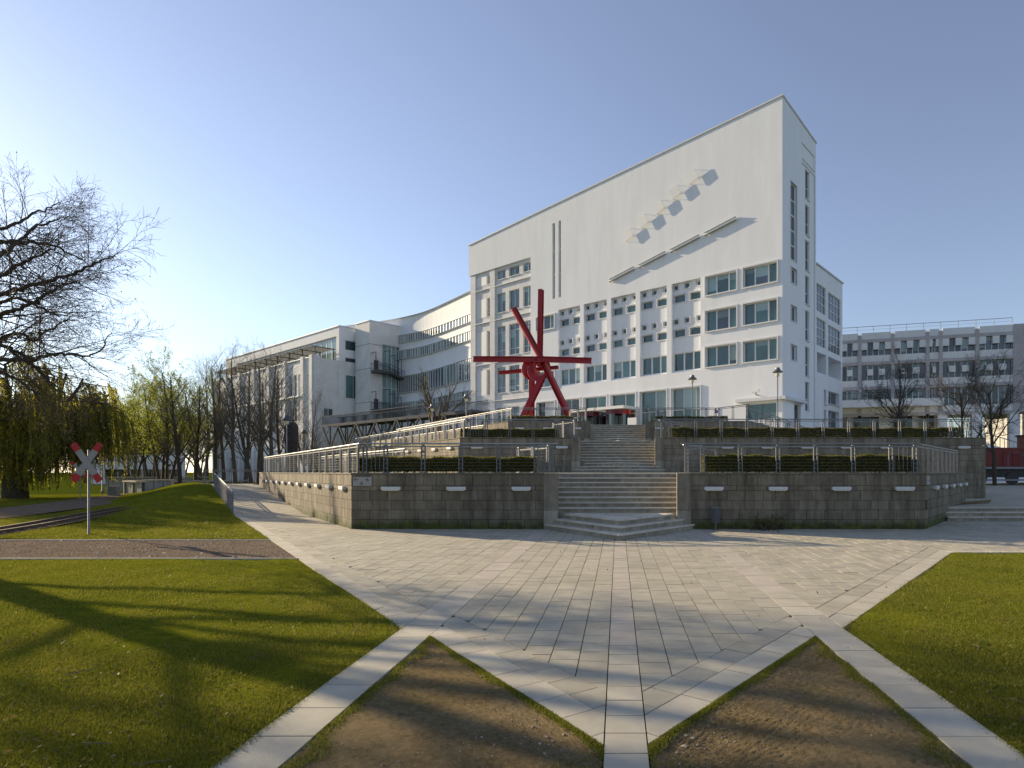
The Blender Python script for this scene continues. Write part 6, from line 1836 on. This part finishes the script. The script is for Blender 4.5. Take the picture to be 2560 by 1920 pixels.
# large plane tree just outside the frame, boughs reaching in over the lawn
def plane_tree(label, loc, seed, limbs, extra, Htrunk=7.0, fan=(0, 6.283)):
    rng = np.random.default_rng(seed)
    t = thing('plane_tree', label, 'tree', loc); L0 = np.array(loc)
    big = []; tips = []; out = [[], [], [], []]
    tr, d = branch_pts(rng, (0, 0, 0), (0.04, 0.0, 1), Htrunk, 8, 0.03, 0.02); big.append((tr, np.linspace(0.36, 0.22, 9), 12))
    tr2, d = branch_pts(rng, tr[-1], (0.1, 0.1, 1), 4.2, 8, 0.06, 0.05); big.append((tr2, np.linspace(0.22, 0.04, 9), 8))
    sp = [dict(n=7, wob=0.07, trop=0.03, ch=9, f0=0.12, ang=(25, 55), ratio=0.48, k=5, rr=0.5, taper=0.8),
          dict(n=6, wob=0.09, trop=0.02, ch=7, f0=0.10, ang=(25, 52), ratio=0.50, k=4, rr=0.5, taper=0.75),
          dict(n=5, wob=0.12, trop=0.0, ch=5, f0=0.12, ang=(25, 52), ratio=0.55, k=3, rr=0.6, rmin=0.0035, taper=0.6),
          dict(n=4, wob=0.15, trop=-0.01, k=3, taper=0.4)]
    lim = []
    allt = np.concatenate([tr, tr2])
    for pts3 in limbs:
        P = [np.array(p) - L0 for p in pts3]
        j = np.argmin(np.abs(allt[:, 2] - (P[0][2] - 0.9))); P = [allt[j]] + P
        P = np.array(smooth_path([tuple(q) for q in P], 5)); P[1:-1] += rng.normal(0, 0.022, (len(P) - 2, 3)); lim.append(P)
    for k in range(extra):
        a = rng.uniform(*fan); j = rng.integers(5, len(allt) - 1)
        P, _ = branch_pts(rng, allt[j], (math.cos(a), math.sin(a), rng.uniform(0.15, 1.0)), rng.uniform(4.5, 8.5), 9, 0.09, 0.03); lim.append(P)
    for P in lim:
        r0 = 0.068; rad = np.linspace(r0, 0.010, len(P)); big.append((P, rad, 7))
        seg = np.linalg.norm(np.diff(P, axis=0), axis=1).sum()
        nb = int(seg * 3.4)
        for i in range(nb):
            f = 0.12 + 0.88 * (i + rng.random()) / nb; x = f * (len(P) - 1); b0 = int(min(x, len(P) - 2)); q = P[b0] + (P[b0 + 1] - P[b0]) * (x - b0)
            tg = P[b0 + 1] - P[b0]; tg /= np.linalg.norm(tg); rv = rng.normal(size=3) * np.array([1, 0.8, 1]); pr = rv - tg * rv.dot(tg); pr /= np.linalg.norm(pr)
            an = math.radians(rng.uniform(22, 60)); dd = tg * math.cos(an) + pr * math.sin(an)
            grow(rng, q, dd, rng.uniform(0.9, 2.1) * (1.25 - 0.55 * f), max(rad[b0] * 0.34, 0.006), 1, sp, out, tips)
    V, F = tubes_np(big); obj('trunk', np_mesh('trunk', V, F, MT['bark'], True), t)
    sm = [q for l in out for q in l]
    V, F = tubes_np(sm); obj('crown', np_mesh('crown', V, F, MT['twig']), t)
    ends = np.array([p[-1] for p in tips]); ends = ends[rng.random(len(ends)) < 0.045]
    oc = np.array([[1, 0, 0], [-1, 0, 0], [0, 1, 0], [0, -1, 0], [0, 0, 1], [0, 0, -1]]) * 0.018
    fc = np.array([[0, 2, 4], [2, 1, 4], [1, 3, 4], [3, 0, 4], [2, 0, 5], [1, 2, 5], [3, 1, 5], [0, 3, 5]])
    V = (ends[:, None, :] - np.array([0, 0, 0.05]) + oc[None]).reshape(-1, 3); F = (np.arange(len(ends))[:, None, None] * 6 + fc[None]).reshape(-1, 3)
    obj('seed_balls', np_mesh('seed_balls', V, F, MT['twig']), t, kind='stuff')
    print('plane tree twigs', len(sm))
    return t
def limb(px, Y0, dY): return [tuple(at(x, y, (Y0 + dY * i) * 0.76)) for i, (x, y) in enumerate([(x_ * 0.74 if x_ > 0 else x_, y_) for x_, y_ in px])]
LB_ = [limb([(-60, 760), (0, 735), (90, 716), (179, 701), (250, 684), (306, 664), (350, 650), (392, 641)], 19.5, -0.25),
       limb([(-60, 812), (0, 789), (60, 772), (112, 757), (150, 738), (194, 718), (240, 690)], 18.5, -0.3),
       limb([(-50, 860), (0, 847), (67, 834), (112, 852), (165, 826), (209, 806), (265, 800)], 20.5, 0.25),
       limb([(-60, 905), (0, 899), (70, 900), (131, 899), (187, 886), (250, 885), (299, 890), (345, 868), (374, 828)], 19.0, 0.1),
       limb([(-70, 690), (0, 638), (56, 608), (127, 563), (187, 548), (230, 540)], 19.0, 0.3),
       limb([(-60, 600), (0, 604), (70, 606), (149, 610), (200, 620), (243, 638), (290, 655)], 20.0, 0.2),
       limb([(-90, 640), (-20, 580), (40, 565), (100, 540), (160, 520), (200, 505)], 21.0, 0.2),
       limb([(-60, 940), (0, 930), (60, 950), (120, 985), (160, 1020)], 20.8, 0.2),
       limb([(-60, 870), (0, 862), (60, 880), (130, 930), (180, 960), (230, 1000)], 19.8, -0.1),
       limb([(-80, 790), (-10, 762), (60, 745), (140, 770), (200, 790), (250, 780)], 21.2, 0.2),
       limb([(-70, 720), (0, 690), (70, 660), (140, 640), (200, 610)], 18.2, -0.1)]
plane_tree('large bare plane tree whose boughs with seed balls reach over the left lawn', (-18.8, 14.9, 0), 61, LB_, 8, 5.0, (3.3, 5.1))
plane_tree('bare plane tree standing in the lawn behind the larger one', (-25.5, 16.2, 0), 62, [], 16, 4.0, (2.6, 6.4))

# shrubs below the truss bridge
def shrub(label, x, y, z, h, w, seed, n=2500):
    rng = np.random.default_rng(seed); t = thing('shrub', label, 'shrub', (x, y, z))
    po = []
    for i in range(70):
        a = rng.uniform(0, 6.28); P, _ = branch_pts(rng, (rng.normal(0, 0.25), rng.normal(0, 0.25), 0), (math.cos(a) * w, math.sin(a) * w, 1.0), h * rng.uniform(0.7, 1.1), 6, 0.12, 0.03); po.append((P, np.linspace(0.02, 0.006, 7), 3))
    V, F = tubes_np(po); obj('stems', np_mesh('stems', V, F, MT['twig']), t)
    P = np.concatenate([p[0][2:] for p in po]); c = P[rng.integers(0, len(P), n)] + rng.normal(0, 0.16, (n, 3))
    V, F = leaf_cloud(rng, n, lambda k: c, 0.045); obj('foliage', np_mesh('foliage', V, F, MT['shrub']), t)
shrub('reddish twiggy shrub below the left end of the truss bridge', px_x(800, 58), 58, 0.8, 4.0, 0.5, 1)
shrub('greenish shrub below the truss bridge', px_x(868, 60), 60, 1.0, 4.8, 0.6, 2)
shrub('brown shrub before the truss braces', px_x(930, 62), 62, 1.5, 5.2, 0.6, 3)
shrub('small shrub behind the middle side railing', px_x(835, 54), 54, 0.8, 3.4, 0.5, 4)
shrub('low clump at the foot of the lower right wall', 4.45, 18.16, 0.0, 0.28, 0.6, 5, 500)

# ------------------------------------------------------------------ grass blades, pebbles, moss, litter
def blades(name, n, sampler, hmin, hmax, wid, seed, mk='blade', zf=None):
    rng = np.random.default_rng(seed)
    xy = sampler(rng, n)
    pt = sum(np.sin(xy[:, 0] * f * math.cos(q) + xy[:, 1] * f * math.sin(q) + 3 * q) for f, q in ((0.9, 0.3), (1.7, 1.2), (2.9, 2.2), (4.3, 0.9), (6.1, 2.8))) / 5
    xy = xy[rng.random(len(xy)) < np.clip(0.85 - 0.9 * np.abs(pt) * (pt < 0), 0.3, 1)] if mk == 'blade' and name == 'grass' else xy
    n = len(xy)
    pt = sum(np.sin(xy[:, 0] * f * math.cos(q) + xy[:, 1] * f * math.sin(q) + 3 * q) for f, q in ((0.9, 0.3), (1.7, 1.2), (2.9, 2.2), (4.3, 0.9), (6.1, 2.8))) / 5
    h = rng.uniform(hmin, hmax, n) * (1 + 0.55 * pt) * np.where(rng.random(n) < 0.02, 1.7, 1.0); a = rng.uniform(0, 2 * math.pi, n); lean = rng.uniform(0.15, 0.9, n) * h
    la = rng.uniform(0, 2 * math.pi, n)
    z0 = np.full(n, -0.008) if zf is None else np.array([zf(p[0], p[1]) for p in xy]) - 0.006
    c = np.column_stack([xy, z0]); u = np.column_stack([np.cos(a), np.sin(a), np.zeros(n)]) * (wid * rng.uniform(0.6, 1.3, n))[:, None]
    tip = c + np.column_stack([np.cos(la) * lean, np.sin(la) * lean, h])
    V = np.stack([c - u, c + u, tip], 1).reshape(-1, 3)
    o = obj(name, np_mesh(name, V, np.arange(3 * n).reshape(n, 3), MT[mk]), None, 'stuff')
    return o
def depth_sample(rng, n, y0, y1, power):
    u = rng.random(n)
    e_ = 1 - power
    return (y0 ** e_ + (y1 ** e_ - y0 ** e_) * u) ** (1 / e_)
def s_left(rng, n):
    y = depth_sample(rng, n, 3.3, 12.05, 1.9)
    xr = -np.maximum(2.47 + (y - 6.72) * 0.75, 2.47) + C0 + rng.normal(0, 0.035, n); xl = -1.06 * y - 0.3
    x = xr + (xl - xr) * rng.random(n); k = xl < xr
    return np.column_stack([x, y])[k]
def s_right(rng, n):
    y = depth_sample(rng, n, 3.4, 12.98, 1.8)
    xl = np.maximum(2.47 + (y - 6.72) * 0.75, 2.47) + C0 - rng.normal(0, 0.035, n); xr = 0.72 * y + 0.3
    x = xl + (xr - xl) * rng.random(n); k = xr > xl
    return np.column_stack([x, y])[k]
def s_back(rng, n):
    y = depth_sample(rng, n, 15.5, 40, 1.9); xr = -(2.47 + (y - 6.72) * 0.75) + C0; xl = -1.05 * y
    x = xr + (xl - xr) * rng.random(n); P = np.column_stack([x, y])
    keep = np.ones(n, bool)
    tp = np.array([(q[0], q[1]) for q in trk]); p2 = np.array([(q[0], q[1]) for q in path2])
    for Q, w in ((tp, 0.62), (p2, 1.75)):
        d = np.min(np.linalg.norm(P[:, None, :] - Q[None], axis=2), axis=1); keep &= d > w
    return P[keep]
blades('grass', 420000, s_left, 0.010, 0.030, 0.0030, 71)
blades('grass', 260000, s_right, 0.010, 0.030, 0.0030, 72)
blades('grass', 160000, s_back, 0.02, 0.05, 0.009, 73, zf=hump)
def s_edge(rng, n):
    s = np.where(rng.random(n) < 0.5, -1, 1); t_ = rng.random(n); k = rng.random(n)
    # along the pointed border and along the strips
    x = 0.14 + 1.92 * t_; y = 3.85 + (x - 0.14) * 4 / 3 - np.abs(rng.normal(0, 0.05, n) + 0.16 * np.clip(np.sin(x * 9) * np.sin(x * 3.7 + 1), 0, 1) * rng.random(n)) - 0.005
    y2 = 3.0 + 3.35 * rng.random(n); x2 = 2.06 - np.abs(rng.normal(0, 0.05, n)) - 0.16 * np.clip(np.sin(y2 * 6.3) * np.sin(y2 * 2.9), 0, 1) * rng.random(n)
    x3 = 0.14 + 1.9 * rng.random(n); y3 = 3.0 + (0.85 + (x3 - .14) * 4 / 3) * rng.random(n); ck = np.sin(x3 * 5) + np.sin(y3 * 4 + x3) > 1.55
    x = np.where(k < 0.5, x, np.where(k < 0.8, x2, x3)); y = np.where(k < 0.5, y, np.where(k < 0.8, y2, y3))
    ok = (k < 0.8) | ck
    return np.column_stack([C0 + s * x, y])[ok]
blades('moss_tufts', 42000, s_edge, 0.006, 0.022, 0.003, 74)
rng = np.random.default_rng(75); n = 6000
x = (0.16 + 1.88 * rng.random(n)); y = 2.6 + (1.25 + (x - 0.14) * 4 / 3) * rng.random(n); sgn = np.where(rng.random(n) < 0.5, -1, 1)
c = np.column_stack([C0 + sgn * x, y, np.full(n, -0.016)]); s = np.exp(rng.normal(-5.6, 0.62, n))
oc = np.array([[1, 0, 0], [0, 1, 0], [-1, 0, 0], [0, -1, 0], [0, 0, 0.7]])
V = c[:, None, :] + oc[None] * s[:, None, None] * rng.uniform(0.6, 1.3, (n, 5, 1)); fc = np.array([[0, 1, 4], [1, 2, 4], [2, 3, 4], [3, 0, 4]])
obj('pebbles', np_mesh('pebbles', V.reshape(-1, 3), (np.arange(n)[:, None, None] * 5 + fc[None]).reshape(-1, 3), MT['pebble']), None, 'stuff')
n = 9000
x = rng.uniform(-16.5, -6.6, n); y = rng.uniform(12.15, 15.35, n); k = x < -(2.47 + (y - 6.72) * 0.75)
c = np.column_stack([x, y, np.full(n, -0.007)])[k]; n = len(c); s = np.exp(rng.normal(-4.6, 0.5, n))
V = c[:, None, :] + oc[None] * s[:, None, None] * rng.uniform(0.6, 1.3, (n, 5, 1))
obj('gravel', np_mesh('gravel', V.reshape(-1, 3), (np.arange(n)[:, None, None] * 5 + fc[None]).reshape(-1, 3), MT['pebble']), None, 'stuff')
# dead leaves and bits on the lawns and plaza
n = 800
P = np.concatenate([s_left(rng, n), s_right(rng, n), np.column_stack([rng.uniform(-4, 5, 60), rng.uniform(5, 17, 60)])]); n = len(P)
c = np.column_stack([P, np.full(n, 0.02)])
V, F = leaf_cloud(rng, n, lambda k: c, 0.02); obj('fallen_leaves', np_mesh('fallen_leaves', V, F, MT['shrub']), None, 'stuff')
tk = MB()
for i in range(26):
    p = (s_left if i % 2 else s_right)(rng, 3)[0]; a = rng.uniform(0, 6.28); l = rng.uniform(0.08, 0.25)
    tk.tube([(p[0], p[1], 0.03), (p[0] + l * .5 * math.cos(a), p[1] + l * .5 * math.sin(a), 0.04), (p[0] + l * math.cos(a + .3), p[1] + l * math.sin(a + .3), 0.025)], 0.003, 4)
tk.build('fallen_twigs', MT['twig_pale'], kind='stuff')
